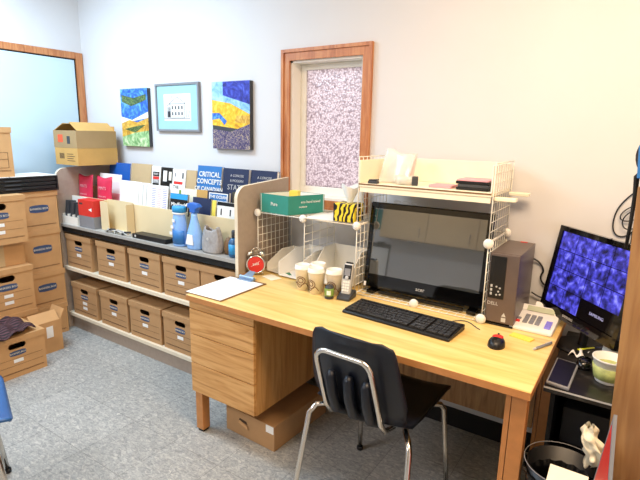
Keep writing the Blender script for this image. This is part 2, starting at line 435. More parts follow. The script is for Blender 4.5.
obj('display_ledge', B().box(ix0, ix1, -.291, -.151, .88, .892), M['creamboard'], bc)
obj('display_ledge', B().box(ix0, ix1, -.139, WY - .024, .985, .997), M['creamboard'], bc)

# ------------------------------------------------------------------ archive boxes
def holed_front(b, x0, x1, z0, z1, hx, hz, hw, hh, y=0):
    """front wall at y with a stadium shaped hand hole"""
    bm = b.bm
    o_ = [bm.verts.new(p) for p in ((x0, y, z0), (x1, y, z0), (x1, y, z1), (x0, y, z1))]
    r = hh / 2
    st = arc(hx + hw / 2 - r, hz, r, -PI / 2, PI / 2, 6) + arc(hx - hw / 2 + r, hz, r, PI / 2, 3 * PI / 2, 6)
    i_ = [bm.verts.new((a, y, c)) for a, c in st]
    ed = [bm.edges.new((o_[k], o_[(k + 1) % 4])) for k in range(4)] + [bm.edges.new((i_[k], i_[(k + 1) % len(i_)])) for k in range(len(i_))]
    bmesh.ops.triangle_fill(bm, edges=ed, use_beauty=True)
    return o_
def archive_box(name, label, W, D, H, kraft, hole=True, group=None, logo_at=.60, labels=1, hole_at=.80, logo_w=.30, cat='box', lh_=.8):
    """front faces -y in local space, base centre of the front edge at the origin"""
    t = thing(name, label, cat, (0, 0, 0), 0, group)
    b = B(); x0, x1 = -W / 2, W / 2
    if hole:
        holed_front(b, x0, x1, 0, H - .012, 0, H * hole_at - .006, W * .31, H * .135)
    else:
        b.poly([(x0, 0, 0), (x1, 0, 0), (x1, 0, H - .012), (x0, 0, H - .012)])
    b.poly([(x0, D, 0), (x0, D, H - .012), (x1, D, H - .012), (x1, D, 0)])
    b.poly([(x0, 0, 0), (x0, 0, H - .012), (x0, D, H - .012), (x0, D, 0)])
    b.poly([(x1, 0, 0), (x1, D, 0), (x1, D, H - .012), (x1, 0, H - .012)])
    b.poly([(x0, 0, 0), (x0, D, 0), (x1, D, 0), (x1, 0, 0)])
    body = obj('box_body', b, kraft, t, solid=.004)
    e = .005; lh = .036
    lid = B().box(x0 - e, x1 + e, -e, D + e, H - .004, H)
    lid.box(x0 - e, x1 + e, -e, -.0012, H - lh, H - .004).box(x0 - e, x1 + e, D + .0012, D + e, H - lh, H - .004)
    lid.box(x0 - e, x0 - .0012, -.0012, D + .0012, H - lh, H - .004).box(x1 + .0012, x1 + e, -.0012, D + .0012, H - lh, H - .004)
    obj('lid', lid, kraft, t)
    # printed lozenge, sticker, ruled lines
    lw, lz = W * logo_w, H * logo_at
    loz = [(lw / 2 * 1.0, 0), (lw / 2 * .9, .016), (lw * .2, .02), (-lw * .2, .02), (-lw / 2 * .9, .016), (-lw / 2, 0), (-lw / 2 * .9, -.016), (-lw * .2, -.02), (lw * .2, -.02), (lw / 2 * .9, -.016)]
    lg = obj('printed_logo', B().prism([(a, -.0014, lz + c * lh_) for a, c in loz], (0, .0012, 0)), M['logo'], t)
    text(lg, 'lettering', 'BANKERS BOX', .0145 * W / .33 * (lh_ / .8), (0, -.0018, lz), (1, 0, 0), (0, 0, 1), M['whiteedge'])
    for k in range(labels):
        zz = H * (logo_at - .19 - .15 * k)
        obj('sticker', B().box(-W * .085, W * .085, -.0014, -.0002, zz - .011, zz + .011), M['white'], t)
    ln = B()
    for zz in (H * .12, H * .135):
        ln.box(x0 + .02, x1 - .02, -.0010, -.0002, zz, zz + .0014)
    if hole: ln.box(x0 + .02, x1 - .02, -.0010, -.0002, H * (logo_at - .13), H * (logo_at - .13) + .0012).box(x0 + .02, x1 - .02, -.0010, -.0002, H * (logo_at - .30), H * (logo_at - .30) + .0012)
    obj('printed_line', ln, M['ink'], t)
    return t
ab = archive_box('archive_box', 'x', .322, .385, .25, M['kraft'], group='archive boxes in the bookcase', labels=1)
ab2 = archive_box('archive_box', 'x', .318, .385, .25, M['kraft'], group='archive boxes in the bookcase', labels=2)
ordn = ['leftmost archive box on the upper bookcase shelf, next to the end panel', 'second archive box from the left on the upper bookcase shelf', 'middle archive box of five on the upper bookcase shelf, below the blue bottles', 'fourth archive box from the left on the upper bookcase shelf', 'rightmost archive box on the upper bookcase shelf, half hidden by the desk']
for k, xc in enumerate((-1.625, -1.225, -.86, -.505, -.17)):
    if k == 0: o = ab
    else: o = dup(ab, (0, 0, 0))
    o.location = (xc, -.402, .5005); o['label'] = ordn[k]; o.rotation_euler = (0, 0, (0, .012, -.008, .01, 0)[k])
ordn = ['leftmost archive box on the bottom bookcase shelf, with two white stickers', 'second archive box from the left on the bottom bookcase shelf', 'third archive box from the left on the bottom bookcase shelf', 'rightmost archive box on the bottom bookcase shelf, beside the desk drawers']
for k, xc in enumerate((-1.6, -1.235, -.885, -.535)):
    if k == 0: o = ab2
    else: o = dup(ab, (0, 0, 0))
    o.location = (xc, -.402, .1305); o['label'] = ordn[k]; o.rotation_euler = (0, 0, (0, -.01, .008, -.006)[k])

# boxes stacked on the floor against the left wall, fronts to the room (+x)
RZ = PI / 2
def wallbox(label, yc, xf, z0, W, D, H, m, **k):
    t = archive_box('archive_box', label, W, D, H, m, **k)
    t.location = (xf, yc, z0); t.rotation_euler = (0, 0, RZ)
    return t
G1 = 'lidded boxes stacked beside the bookcase'
z = 0.0
for k, (h, lab) in enumerate(((.235, 'bottom kraft box of the stack between bookcase and wall, standing on the floor'), (.262, 'second kraft box up in the stack beside the bookcase, blue oval print'),
                              (.31, 'third kraft box up in the stack beside the bookcase, blue oval print'), (.275, 'topmost kraft box of the stack beside the bookcase, under the black drawer unit'))):
    wallbox(lab, -.592 + (0, .004, -.003, 0)[k], -1.75, z, .262, .30, h, M['kraft2'], hole=False, labels=0, logo_at=.55, logo_w=.52, lh_=1.35, group=G1); z += h + .0008
TOP = z
G2 = 'lidded boxes stacked along the left wall'
wallbox('kraft box on the floor under the left stack, mostly hidden', -.895, -1.64, 0, .33, .40, .288, M['kraft2'], group=G2)
wallbox('middle kraft box with hand hole at the left edge, directly above the open carton', -.897, -1.64, .289, .33, .40, .315, M['kraft2'], labels=2, logo_w=.38, lh_=1.1, group=G2)
t = thing('carton', 'low plain brown carton between two archive boxes in the left stack', 'carton', (-1.86, -.90, .605))
obj('carton_body', B().box(-2.04, -1.70, -1.06, -.74, .605, .766), M['kraft2'], t, bevel=.003)
obj('packing_tape', B().box(-1.7, -1.698, -.93, -.87, .607, .764), M['tan'], t)
wallbox('upper kraft box with hand hole and white stickers beside the black drawer unit', -.90, -1.64, .767, .33, .40, TOP - .767, M['kraft2'], labels=2, logo_w=.38, lh_=1.1, group=G2)
# front floor box with plaid cloth
wallbox('kraft box on the floor in front, dark plaid cloth on its lid', -1.025, -1.30, 0, .33, .32, .262, M['kraft2'], group=G2)
def cloth(u, v):
    x = -1.58 + .30 * u + .03 * math.sin(5 * v); y = -1.20 + .30 * v
    zz = .268 + .028 * abs(math.sin(6 * u + 3 * v)) + .018 * math.sin(9 * v) ** 2
    if u > .9: zz -= .0
    return (x, y, zz)
tag(obj('cloth', B().grid(cloth, 20, 20), M['plaid'], smooth=True, solid=.006), 'dark red and black plaid cloth lying on the front floor box', 'cloth')
# open carton
t = thing('open_carton', 'small open brown carton with raised flap and white sticker on the floor', 'carton', (-1.56, -.745, 0))
x0, x1, y0, y1, hh, th = -1.635, -1.475, -.852, -.655, .225, .004
obj('carton_body', B().box(x0, x1, y0, y1, 0, th).box(x0, x0 + th, y0, y1, th, hh).box(x1 - th, x1, y0, y1, th, hh).box(x0 + th, x1 - th, y0, y0 + th, th, hh).box(x0 + th, x1 - th, y1 - th, y1, th, hh), M['kraft2'], t)
obj('flap', B().box(x0 + .002, x1 - .002, y1 - th, y1, hh, hh + .07, rot=rx(-.45), piv=(x0, y1, hh)), M['kraft2'], t)
obj('flap', B().box(x1 - th, x1, y0 + .002, y1 - .012, hh, hh + .08, rot=ry(-.75), piv=(x1, y0, hh)), M['kraft2'], t)
obj('sticker', B().box(x1, x1 + .001, -.76, -.715, .11, .19), M['white'], t)
# black drawer unit with sheets on top
t = thing('drawer_unit', 'black shallow drawer unit with white sheets on top, resting on the stacked boxes', 'drawer unit', (-1.88, -.76, TOP + .0005))
zt = TOP + .0005
obj('casing', B().box(-2.04, -1.735, -1.08, -.447, zt, zt + .012).box(-2.04, -1.735, -1.08, -.447, zt + .095, zt + .105).box(-2.04, -1.735, -.459, -.447, zt + .012, zt + .095).box(-2.04, -1.735, -1.08, -1.068, zt + .012, zt + .095).box(-2.04, -2.03, -1.068, -.459, zt + .012, zt + .095), M['black'], t, bevel=.002)
for k in range(3):
    d = obj('drawer', B().box(-2.02, -1.738, -1.066, -.461, zt + .014 + k * .027, zt + .038 + k * .027), M['black'], t, bevel=.003)
    obj('drawer_pull', B().box(-1.738, -1.732, -.80, -.70, zt + .022 + k * .027, zt + .029 + k * .027), M['darkgrey'], d, bevel=.002)
for k in range(4):
    y1 = -.452 - k * .158
    tag(obj('paper_sheet', B().box(-2.02 + .008 * (k % 2), -1.74, y1 - .150, y1, zt + .1056, zt + .109), M['white']), ['white sheet at the right end of the black drawer unit', 'second white sheet from the right on the black drawer unit', 'third white sheet from the right on the black drawer unit', 'white sheet under the upright box on the drawer unit'][k], 'paper', 'white sheets on the drawer unit')
t = archive_box('archive_box', 'tall upright kraft box with lid on the black drawer unit, cut by the left edge', .32, .27, .325, M['kraft2'], hole=False, labels=0, logo_at=.2, logo_w=.01)
obj('printed_panel', B().box(.03, .13, -.0012, -.0002, .06, .062).box(.03, .13, -.0012, -.0002, .16, .162).box(.03, .032, -.0012, -.0002, .06, .16).box(.128, .13, -.0012, -.0002, .06, .16).box(.03, .13, -.0012, -.0002, .115, .117), M['ink'], t)
t.location = (-1.75, -.885, zt + .1095); t.rotation_euler = (0, 0, RZ)
# two cartons on top of the bookcase end
CZ = 1.2585
def top_carton(label, z0, m, flap):
    t = thing('carton', label, 'carton', (-1.6, -.19, z0))
    x0, x1, y0, y1, h = -1.885, -1.245, -.385, -.01, .118
    if not flap:
        obj('carton_body', B().box(x0 + .02, x1, y0, y1, z0, z0 + h), m, t, bevel=.003)
    else:
        th = .004
        obj('carton_body', B().box(x0, x1, y0, y1, z0, z0 + th).box(x0, x0 + th, y0, y1, z0 + th, z0 + h).box(x1 - th, x1, y0, y1, z0 + th, z0 + h).box(x0 + th, x1 - th, y0, y0 + th, z0 + th, z0 + h).box(x0 + th, x1 - th, y1 - th, y1, z0 + th, z0 + h), m, t)
    return t, x0, x1, y0, y1, z0, h
G3 = 'brown cartons on the bookcase end'
def top_carton(label, z0, x0, x1, y0, y1, h, m, mside):
    t = thing('carton', label, 'carton', ((x0 + x1) / 2, (y0 + y1) / 2, z0), 0, G3)
    th = .004
    obj('carton_body', B().box(x0, x1, y0, y1, z0, z0 + th).box(x0, x0 + th, y0, y1, z0 + th, z0 + h).box(x1 - th, x1, y0, y1, z0 + th, z0 + h).box(x0 + th, x1 - th, y0, y0 + th, z0 + th, z0 + h).box(x0 + th, x1 - th, y1 - th, y1, z0 + th, z0 + h), m, t)
    return t
cx0, cx1, cy0, cy1 = -1.915, -1.615, -.352, -.035
t = top_carton('lower closed brown carton on the left end of the bookcase', CZ, cx0, cx1, cy0, cy1, .118, M['yellowkraft'], None)
obj('flap', B().box(cx0, cx1, cy0, (cy0 + cy1) / 2 - .001, CZ + .1182, CZ + .1222), M['yellowkraft'], t)
obj('flap', B().box(cx0, cx1, (cy0 + cy1) / 2 + .001, cy1, CZ + .1182, CZ + .1222), M['yellowkraft'], t)
b = B()
for k in range(6): b.box(cx0 + .06 + .011 * k, cx0 + .066 + .011 * k, cy0 - .001, cy0 - .0002, CZ + .045, CZ + .085)
obj('barcode', b, M['ink'], t)
b = B()
for k in range(4): b.box(cx0 + .16, cx0 + .26 - .02 * (k % 2), cy0 - .001, cy0 - .0002, CZ + .03 + k * .016, CZ + .034 + k * .016)
obj('printed_line', b, M['ink'], t)
z1 = CZ + .1230
t = top_carton('upper open brown carton with orange sticker and raised flap on top of another carton', z1, cx0 - .01, cx1 - .005, cy0 + .002, cy1, .125, M['darkkraft'], None)
obj('flap', B().box(cx1 - .010, cx1 - .006, cy0 + .01, cy1 - .005, z1 + .125, z1 + .235, rot=ry(-1.0), piv=(cx1 - .006, 0, z1 + .126)), M['yellowkraft'], t)
obj('flap', B().box(cx0 - .008, cx0 - .004, cy0 + .01, cy1 - .005, z1 + .125, z1 + .255, rot=ry(1.18), piv=(cx0 - .006, 0, z1 + .126)), M['yellowkraft'], t)
obj('flap', B().box(cx0 + .004, cx1 - .02, cy1 - .005, cy1 - .001, z1 + .126, z1 + .16), M['yellowkraft'], t)
obj('orange_sticker', B().box(cx0 + .05, cx0 + .115, cy0 + .001, cy0 + .0018, z1 + .04, z1 + .095), M['orange'], t)
obj('black_label', B().box(cx0 + .17, cx0 + .21, cy0 + .001, cy0 + .0018, z1 + .03, z1 + .085), M['darkgrey'], t)

# ------------------------------------------------------------------ desk
DX0, DX1, DF, DB, DZ = 0.0, 1.575, -.80, -.002, .74
desk = thing('desk', 'long oak veneer desk with a pedestal of three drawers at its left', 'desk', (.79, -.4, 0))
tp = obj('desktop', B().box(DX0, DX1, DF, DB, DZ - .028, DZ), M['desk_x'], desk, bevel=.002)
eb = B().box(DX0 + .001, DX1 - .001, DF - .0012, DF - .0001, DZ - .0268, DZ - .0012).box(DX1 + .0001, DX1 + .0012, DF + .001, DB - .001, DZ - .0268, DZ - .0012)
obj('edge_band', eb, M['edge'], tp)
PX0, PX1, PF, PB, PZ = .008, .425, -.772, -.06, .222
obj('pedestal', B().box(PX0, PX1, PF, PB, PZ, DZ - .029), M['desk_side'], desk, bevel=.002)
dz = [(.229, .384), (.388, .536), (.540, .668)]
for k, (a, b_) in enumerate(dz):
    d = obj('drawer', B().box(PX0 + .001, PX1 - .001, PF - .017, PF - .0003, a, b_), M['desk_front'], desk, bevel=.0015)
obj('top_rail', B().box(PX0 + .001, PX1 - .001, PF - .015, PF - .0003, .672, DZ - .0295), M['desk_front'], desk)
def leg(x0, x1, y0, y1, z1):
    l = obj('leg', B().box(x0, x1, y0, y1, .014, z1), M['edge'], desk, bevel=.002)
    obj('foot', B().box(x0 + .006, x1 - .006, y0 + .006, y1 - .006, 0, .0138), M['black'], l)
leg(.018, .066, PF - .005, PF + .043, PZ - .0003); leg(.36, .408, -.12, -.072, PZ - .0003); leg(.018, .066, -.12, -.072, PZ - .0003)
for y0 in (-.775, -.075):
    leg(1.518, 1.566, y0, y0 + .048, DZ - .0283)
    obj('leg_strip', B().box(1.499, 1.5155, y0 + .002, y0 + .045, .02, DZ - .0283), M['edge'], desk)
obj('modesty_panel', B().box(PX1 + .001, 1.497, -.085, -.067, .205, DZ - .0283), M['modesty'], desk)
obj('side_rail', B().box(1.522, 1.56, -.7265, -.0755, DZ - .09, DZ - .0283), M['edge'], desk)

# clipboard
def local_frame(t): OFF[t.name] = Vector()
ang = math.atan2(-.780 + .776, .206 + .032)
t = thing('clipboard', 'clipboard with blank white sheet and metal clip on the desk corner', 'clipboard', (.085, -.61, DZ + .0006), .02)
local_frame(t)
obj('board', B().box(-.118, .125, -.168, .17, 0, .004), M['brown'], t, bevel=.001)
obj('paper_sheet', B().box(-.112, .118, -.166, .15, .0041, .0055), M['white'], t)
cl = obj('metal_clip', B().prism([(-.05, .135, .0056), (.05, .135, .0056), (.04, .185, .0056), (-.04, .185, .0056)], (0, 0, .004)).tube([(-.048, .16, .016), (.048, .16, .016)], .010, 10), M['steel'], t)
obj('clip_lever', B().prism([(-.03, .165, .02), (.03, .165, .02), (.02, .205, .040), (-.02, .205, .040)], (0, 0, .002)), M['steel'], cl)

# keyboard
t = thing('keyboard', 'black full-size keyboard on the desk in front of the large screen', 'keyboard', (.993, -.486, DZ + .0006), -.06)
local_frame(t)
KW, KD = .50, .165
obj('keyboard_case', B().prism([(-KW / 2, -KD / 2, 0), (-KW / 2, KD / 2, 0), (-KW / 2, KD / 2, .024), (-KW / 2, -KD / 2 + .006, .013), (-KW / 2, -KD / 2, .009)], (KW, 0, 0)), M['black'], t, bevel=.003)
def keys(x0, x1, rows, cols, y0=-.068, y1=.052, gap=.003):
    b = B(); n = 0
    for r in range(rows):
        ya = y0 + (y1 - y0) * r / rows; yb = y0 + (y1 - y0) * (r + 1) / rows - gap
        cs = cols[r] if isinstance(cols, list) else cols
        edges = [0]
        tot = sum(cs)
        for c_ in cs: edges.append(edges[-1] + c_ / tot)
        za = .013 + (ya + KD / 2) / KD * .0105
        for k in range(len(cs)):
            xa = x0 + (x1 - x0) * edges[k]; xb = x0 + (x1 - x0) * edges[k + 1] - gap
            yield (xa, xb, ya, yb, za)
keym = mat('key_top', '#232325', .45, vary=.05)
allk = list(keys(-.243, .065, 5, [[1.3, 1.2, 1.2, 5.5, 1.2, 1.2, 1.2, 1.3], [2.2] + [1] * 10 + [2.6], [1.7] + [1] * 11 + [2], [1.5] + [1] * 12 + [1.2], [1] * 13 + [2]]))
allk += list(keys(.075, .137, 5, [[1, 1, 1], [1], [1, 1, 1], [1, 1, 1], [1, 1, 1]]))
allk += list(keys(.147, .243, 5, [[2, 1, 1], [1, 1, 1, 1], [1, 1, 1, 1], [1, 1, 1, 1], [1, 1, 1, 1]]))
allk += list(keys(-.243, .137, 1, [[1, .5, 1, 1, 1, 1, .4, 1, 1, 1, 1, .4, 1, 1, 1, 1, .4, 1, 1, 1]], .056, .07))
for n_, (xa, xb, ya, yb, za) in enumerate(sorted(allk, key=lambda q: q[2])[:100]):
    obj('key', B().prism([(xa, ya, za), (xb, ya, za), (xb, yb, za + .001), (xa, yb, za + .001)], (0, 0, .006)), keym, t)
rest = sorted(allk, key=lambda q: q[2])[100:]
if rest:
    b = B()
    for (xa, xb, ya, yb, za) in rest: b.prism([(xa, ya, za), (xb, ya, za), (xb, yb, za + .001), (xa, yb, za + .001)], (0, 0, .006))
    o = obj('function_keys', b, keym, t); o['kind'] = 'stuff'
b = B().box(.165, .235, .060, .068, .0255, .0262); obj('status_strip', b, M['darkgrey'], t)

# ------------------------------------------------------------------ wire grid rack
rack = thing('wire_rack', 'white wire grid cube rack with round connectors standing on the back of the desk', 'rack', (.66, -.15, DZ + .001))
RT, RM, RF, RB = 1.42, 1.085, -.295, .012
rz0 = DZ + .005
def panel(o, u, v, nu=8, nv=8):
    o, u, v = Vector(o), Vector(u), Vector(v); b = B()
    for k in range(nu + 1):
        r = .0026 if k in (0, nu) else .0015
        b.tube([o + u * (k / nu), o + u * (k / nu) + v], r, 6)
    for k in range(nv + 1):
        r = .0026 if k in (0, nv) else .0015
        b.tube([o + v * (k / nv), o + v * (k / nv) + u], r, 6)
    obj('wire_panel', b, M['wire'], rack, smooth=True)
dY = (0, RB - RF, 0); dZ1 = (0, 0, RM - rz0); dZ2 = (0, 0, RT - RM - .012)
for x in (.026, .655): panel((x, RF, rz0), dY, dZ1)
panel((.335, RF + .012, rz0), (0, RB - RF - .012, 0), dZ1, 4, 8)
panel((1.279, RF, rz0), dY, dZ1)
panel((.655, RF, RM + .006), dY, dZ2); panel((1.279, RF, RM + .006), dY, dZ2)
panel((.026, RF, RM + .002), (.629, 0, 0), dY, 16, 8)
panel((.655, RF, rz0 - .001), (.624, 0, 0), dY, 16, 8)
panel((.661, RB, rz0), (.62, 0, 0), dZ1, 16, 8)
for p in [(.026, RF, RM), (.335, RF, RM), (.655, RF, RM), (1.279, RF, RM), (1.279, RB - .004, RM), (.655, RB - .004, RM), (.97, RF, rz0 + .002), (1.279, RF - .012, rz0 + .004), (.026, RB - .004, RM)]:
    b = B().lathe([(.004, -.009), (.019, -.008), (.021, -.003), (.021, .003), (.019, .008), (.004, .009)], (p[0], p[1] - .002, p[2] + (.012 if p[2] < .8 else 0)), 20, 'y')
    obj('connector', b, M['whiteplastic'], rack, smooth=True)
for p in [(1.30, RF + .03), (1.30, RB - .03)]:
    obj('shelf_clip', B().box(p[0] - .02, p[0] + .065, p[1] - .02, p[1] + .02, 1.262, 1.277), M['creampaper'], rack, bevel=.003)
# cream tray shelf sitting between the upper side panels
t = thing('tray_shelf', 'cream open-front tray shelf lying across the wire rack above the large screen', 'shelf', (.97, -.15, 1.2775))
TY0, TY1, TX0, TX1, TZ = RF - .008, RB - .006, .660, 1.274, 1.277
obj('shelf_board', B().box(TX0, TX1, TY0, TY1, TZ, TZ + .016), M['creampaper'], t, bevel=.002)
obj('brown_edge', B().box(TX0, TX1, TY0 - .0012, TY0 - .0001, TZ + .009, TZ + .0155), M['brown'], t)
obj('tray_back', B().box(TX0, TX1, TY1 - .006, TY1, TZ + .0165, 1.405), M['creampaper'], t, bevel=.002)
obj('tray_end', B().box(TX0, TX0 + .006, TY0 + .002, TY1 - .007, TZ + .0165, 1.40), M['creampaper'], t, bevel=.002)
obj('tray_end', B().box(TX1 - .006, TX1, TY0 + .002, TY1 - .007, TZ + .0165, 1.405), M['whiteplastic'], t, bevel=.002)
obj('front_beam', B().box(TX0 + .004, TX1 - .004, TY0 + .004, TY0 + .018, 1.252, TZ - .0003), M['creampaper'], t)
SZ = TZ + .0165
# things on the tray
t = thing('plastic_bag', 'clear plastic pouch with pale print standing on the left of the tray shelf', 'bag', (.79, -.2, SZ))
def pouch(u, v):
    return (.715 + .15 * u + .012 * v, -.215 + .06 * v + .03 * math.sin(3.1 * u) * (1 - v), SZ + .002 + .158 * v - .03 * u * v + .006 * math.sin(9 * u) * v)
obj('pouch_film', B().grid(pouch, 12, 12), M['foil'], t, smooth=True, solid=.002)
obj('printed_card', B().prism([(.73, -.17, SZ + .004), (.80, -.17, SZ + .004), (.815, -.14, SZ + .135), (.745, -.14, SZ + .135)], (0, .003, 0)), mat('pale_blue_card', '#c9d8f4', .5), t)
obj('pink_card', B().prism([(.815, -.165, SZ + .004), (.87, -.165, SZ + .004), (.875, -.13, SZ + .14), (.825, -.13, SZ + .14)], (0, .003, 0)), mat('pale_pink_card', '#f6cdc4', .5), t)
tag(obj('stapler', B().box(.70, .748, -.29, -.262, SZ, SZ + .012).box(.702, .748, -.288, -.264, SZ + .0125, SZ + .02, rot=ry(-.06)), M['darkgrey'], bevel=.003), 'small dark staple remover at the left front edge of the tray shelf', 'stapler')
t = thing('pen_tin', 'low clear tub with dark clips near the left of the tray shelf', 'tub', (.86, -.22, SZ))
obj('tub_wall', B().lathe([(.004, .002), (.045, .002), (.052, .04), (.049, .04), (.043, .006), (.004, .006)], (.86, -.22, SZ), 24, sy=.7), M['foil'], t, smooth=True)
obj('metal_clips', B().box(.835, .875, -.235, -.205, SZ + .008, SZ + .022).box(.85, .89, -.225, -.215, SZ + .022, SZ + .034, rot=rz(.4)), M['grey'], t)
tag(obj('eraser_block', B().box(.898, .925, -.24, -.22, SZ, SZ + .042, rot=rz(.3)), M['darkgrey'], bevel=.003), 'small dark upright block beside the clear tub on the tray shelf', 'block')
tag(obj('leaflet', B().box(.985, 1.085, -.25, -.15, SZ, SZ + .012), M['pink'], bevel=.001), 'pale pink leaflets lying flat in the middle of the tray shelf', 'leaflet')
for k, (m_, dx, lab) in enumerate((('black', 0, 'bottom black case of the small stack at the right of the tray shelf'), ('darkgrey', .006, 'middle dark case of the small stack at the right of the tray shelf'), ('black', -.003, 'upper black case of the small stack at the right of the tray shelf'), ('pink', .0, 'pale pink booklet topping the black cases on the tray shelf'))):
    h = .012
    tag(obj('flat_case' if k < 3 else 'booklet', B().box(1.11 + dx, 1.245 + dx, -.255, -.12, SZ + k * .0128, SZ + k * .0128 + h - (.005 if k == 3 else 0)), M[m_], bevel=.002), lab, 'case' if k < 3 else 'booklet')

# teal carton etc on the low rack top
LZ = RM + .0065
t = thing('teal_carton', 'open teal green carton on top of the left wire cubes', 'carton', (.2, -.18, LZ))
tb = [(.036, -.285), (.241, -.300), (.326, -.085), (.115, -.07)]
def wallseg(b, p, q, h0, h1, z0, th=.004):
    p, q = Vector((*p, 0)), Vector((*q, 0)); d = (q - p).normalized(); n = Vector((-d.y, d.x, 0)) * th
    b.prism([p + Vector((0, 0, z0)), q + Vector((0, 0, z0)), q + Vector((0, 0, z0 + h1)), p + Vector((0, 0, z0 + h0))], n)
b = B()
for k in range(4): wallseg(b, tb[k], tb[(k + 1) % 4], .098, .098, LZ + .003)
b.prism([(x, y, LZ) for x, y in tb], (0, 0, .0029))
obj('carton_body', b, M['teal'], t)
b = B()
for k in range(4):
    p, q = Vector((*tb[k], 0)), Vector((*tb[(k + 1) % 4], 0)); d = (q - p).normalized(); n = Vector((-d.y, d.x, 0)) * .006
    b.prism([p + n + Vector((0, 0, LZ + .004)), q + n + Vector((0, 0, LZ + .004)), q + n + Vector((0, 0, LZ + .1)), p + n + Vector((0, 0, LZ + .1))], n * .3)
obj('white_lining', b, M['white'], t)
d1 = Vector((.205, -.015, 0)).normalized(); d2 = Vector((.085, .215, 0)).normalized()
n1 = Vector((d1.y, -d1.x, 0)); n2 = Vector((d2.y, -d2.x, 0))
text(t, 'lettering', 'Pure', .026, Vector((.14, -.293, LZ + .05)) + n1 * .001, d1, (0, 0, 1), M['white'])
text(t, 'lettering', 'eco hand towel', .02, Vector((.293, -.17, LZ + .066)) + n2 * .001, d2, (0, 0, 1), M['white'])
text(t, 'lettering', 'multifold', .014, Vector((.275, -.215, LZ + .04)) + n2 * .001, d2, (0, 0, 1), M['white'])
tag(obj('sticky_notes', B().box(.165, .215, -.20, -.15, LZ + .0035, LZ + .118, rot=rz(.3)), M['yellow'], bevel=.001), 'yellow pad sticking up out of the teal carton', 'note pad')
for k, (x, y, a) in enumerate(((.42, -.20, .15), (.445, -.18, -.12))):
    tag(obj('paper_sheet', B().box(x - .09, x + .09, y - .10, y + .12, LZ + k * .0015, LZ + .0012 + k * .0015, rot=rz(a)), M['white']), ('lower white sheet lying on the wire rack beside the teal carton', 'upper white sheet lying on the wire rack beside the patterned box')[k], 'paper')
t = thing('tissue_box', 'yellow and black patterned tissue box on the right of the low wire cubes', 'tissue box', (.575, -.25, LZ))
b = B().box(.515, .632, -.292, -.19, LZ + .004, LZ + .092); b.rotate(rz(.05), (.575, -.25, 0))
obj('box_body', b, M['tissue'], t, bevel=.002)
def tis(u, v):
    a = u * 2 * PI; r = .012 + .035 * v + .01 * math.sin(3 * a) * v
    return (.575 + r * math.cos(a) * 1.1, -.235 + r * math.sin(a) * .6, LZ + .093 + .085 * v + .012 * math.sin(2 * a) * v)
obj('tissue', B().grid(tis, 24, 6), M['white'], t, smooth=True)
def bagf(u, v):
    a = u * 2 * PI; r = (.075 - .03 * v) * (1 + .1 * math.sin(4 * a + 5 * v)); 
    return (.475 + r * math.cos(a) * 1.0 + .03 * v, -.04 + r * math.sin(a) * .5, LZ + .001 + .13 * v)
tag(obj('white_bag', B().grid(bagf, 28, 8), M['whiteplastic'], smooth=True), 'crumpled white bag standing behind the patterned tissue box', 'bag')

# document boxes inside the left wire cubes
def file_box(label, p, q, r, h0, h1, m):
    """open magazine file lying with its mouth to the front; p front-left, q front-right, r depth vector"""
    t = thing('magazine_file', label, 'magazine file', (p[0], p[1], DZ + .006), 0, 'magazine files in the wire rack')
    p, q, r = Vector((*p, DZ + .0085)), Vector((*q, DZ + .0085)), Vector((*r, 0)); th = .004
    b = B(); w_ = (q - p).normalized(); wn = w_ * th
    b.prism([p, q, q + r, p + r], (0, 0, th))
    up = Vector((0, 0, th + .0002))
    for s_ in (p, q - wn):
        b.prism([s_ + up, s_ + up + Vector((0, 0, h0)), s_ + r * .55 + up + Vector((0, 0, h1)), s_ + r + up + Vector((0, 0, h1)), s_ + r + up], wn)
    rn = r.normalized() * th
    b.prism([p + r - rn + up + wn, q + r - rn + up - wn, q + r - rn + up - wn + Vector((0, 0, h1)), p + r - rn + up + wn + Vector((0, 0, h1))], rn)
    obj('file_body', b, m, t)
    return t
file_box('cream magazine file leaning behind the alarm clock', (.055, -.255), (.145, -.262), (.02, .225), .04, .105, M['whiteplastic'])
t = file_box('white magazine file with green leaf mark behind the paper cups', (.165, -.285), (.305, -.29), (.012, .27), .075, .125, M['white'])
obj('leaf_print', B().prism([(.215, -.2915, DZ + .03), (.245, -.2925, DZ + .022), (.262, -.293, DZ + .026), (.245, -.2925, DZ + .04)], (0, .001, 0)), mat('dark_green_print', '#3c7a5c', .5), t)
file_box('wide white magazine file behind the paper cups, next to the large screen', (.365, -.275), (.60, -.275), (.0, .25), .03, .16, M['whiteplastic'])
# loose papers next to the files
tag(obj('paper_sheet', B().box(.10, .20, -.36, -.295, DZ + .0006, DZ + .003, rot=rz(-.3)), M['creampaper']), 'cream slip lying on the desk between alarm clock and paper cups', 'paper')

# alarm clock
t = thing('alarm_clock', 'chrome twin-bell alarm clock with red dial on the desk beside the bookcase', 'clock', (.045, -.335, DZ), .62)
local_frame(t)
cz_ = .064
obj('clock_case', B().lathe([(.004, -.022), (.044, -.022), (.052, -.016), (.054, .018), (.050, .024), (.046, .022), (.045, .016), (.004, .016)], (0, 0, cz_), 32, 'y').rotate(rz(PI), (0, 0, cz_)), M['chrome'], t, smooth=True)
dl = obj('dial', B().lathe([(.004, -.0172), (.0445, -.0172), (.0445, -.0182), (.004, -.0182)], (0, 0, cz_), 32, 'y'), M['red'], t)
text(dl, 'lettering', 'seiz', .024, (0, -.019, cz_ + .004), (1, 0, .15), (-.15, 0, 1), M['white'], local=True)
obj('clock_hand', B().bar((0, -.0195, cz_), (.022, -.0195, cz_ + .02), .002, .001).bar((0, -.0195, cz_), (-.026, -.0195, cz_ - .012), .0015, .001), M['white'], t)
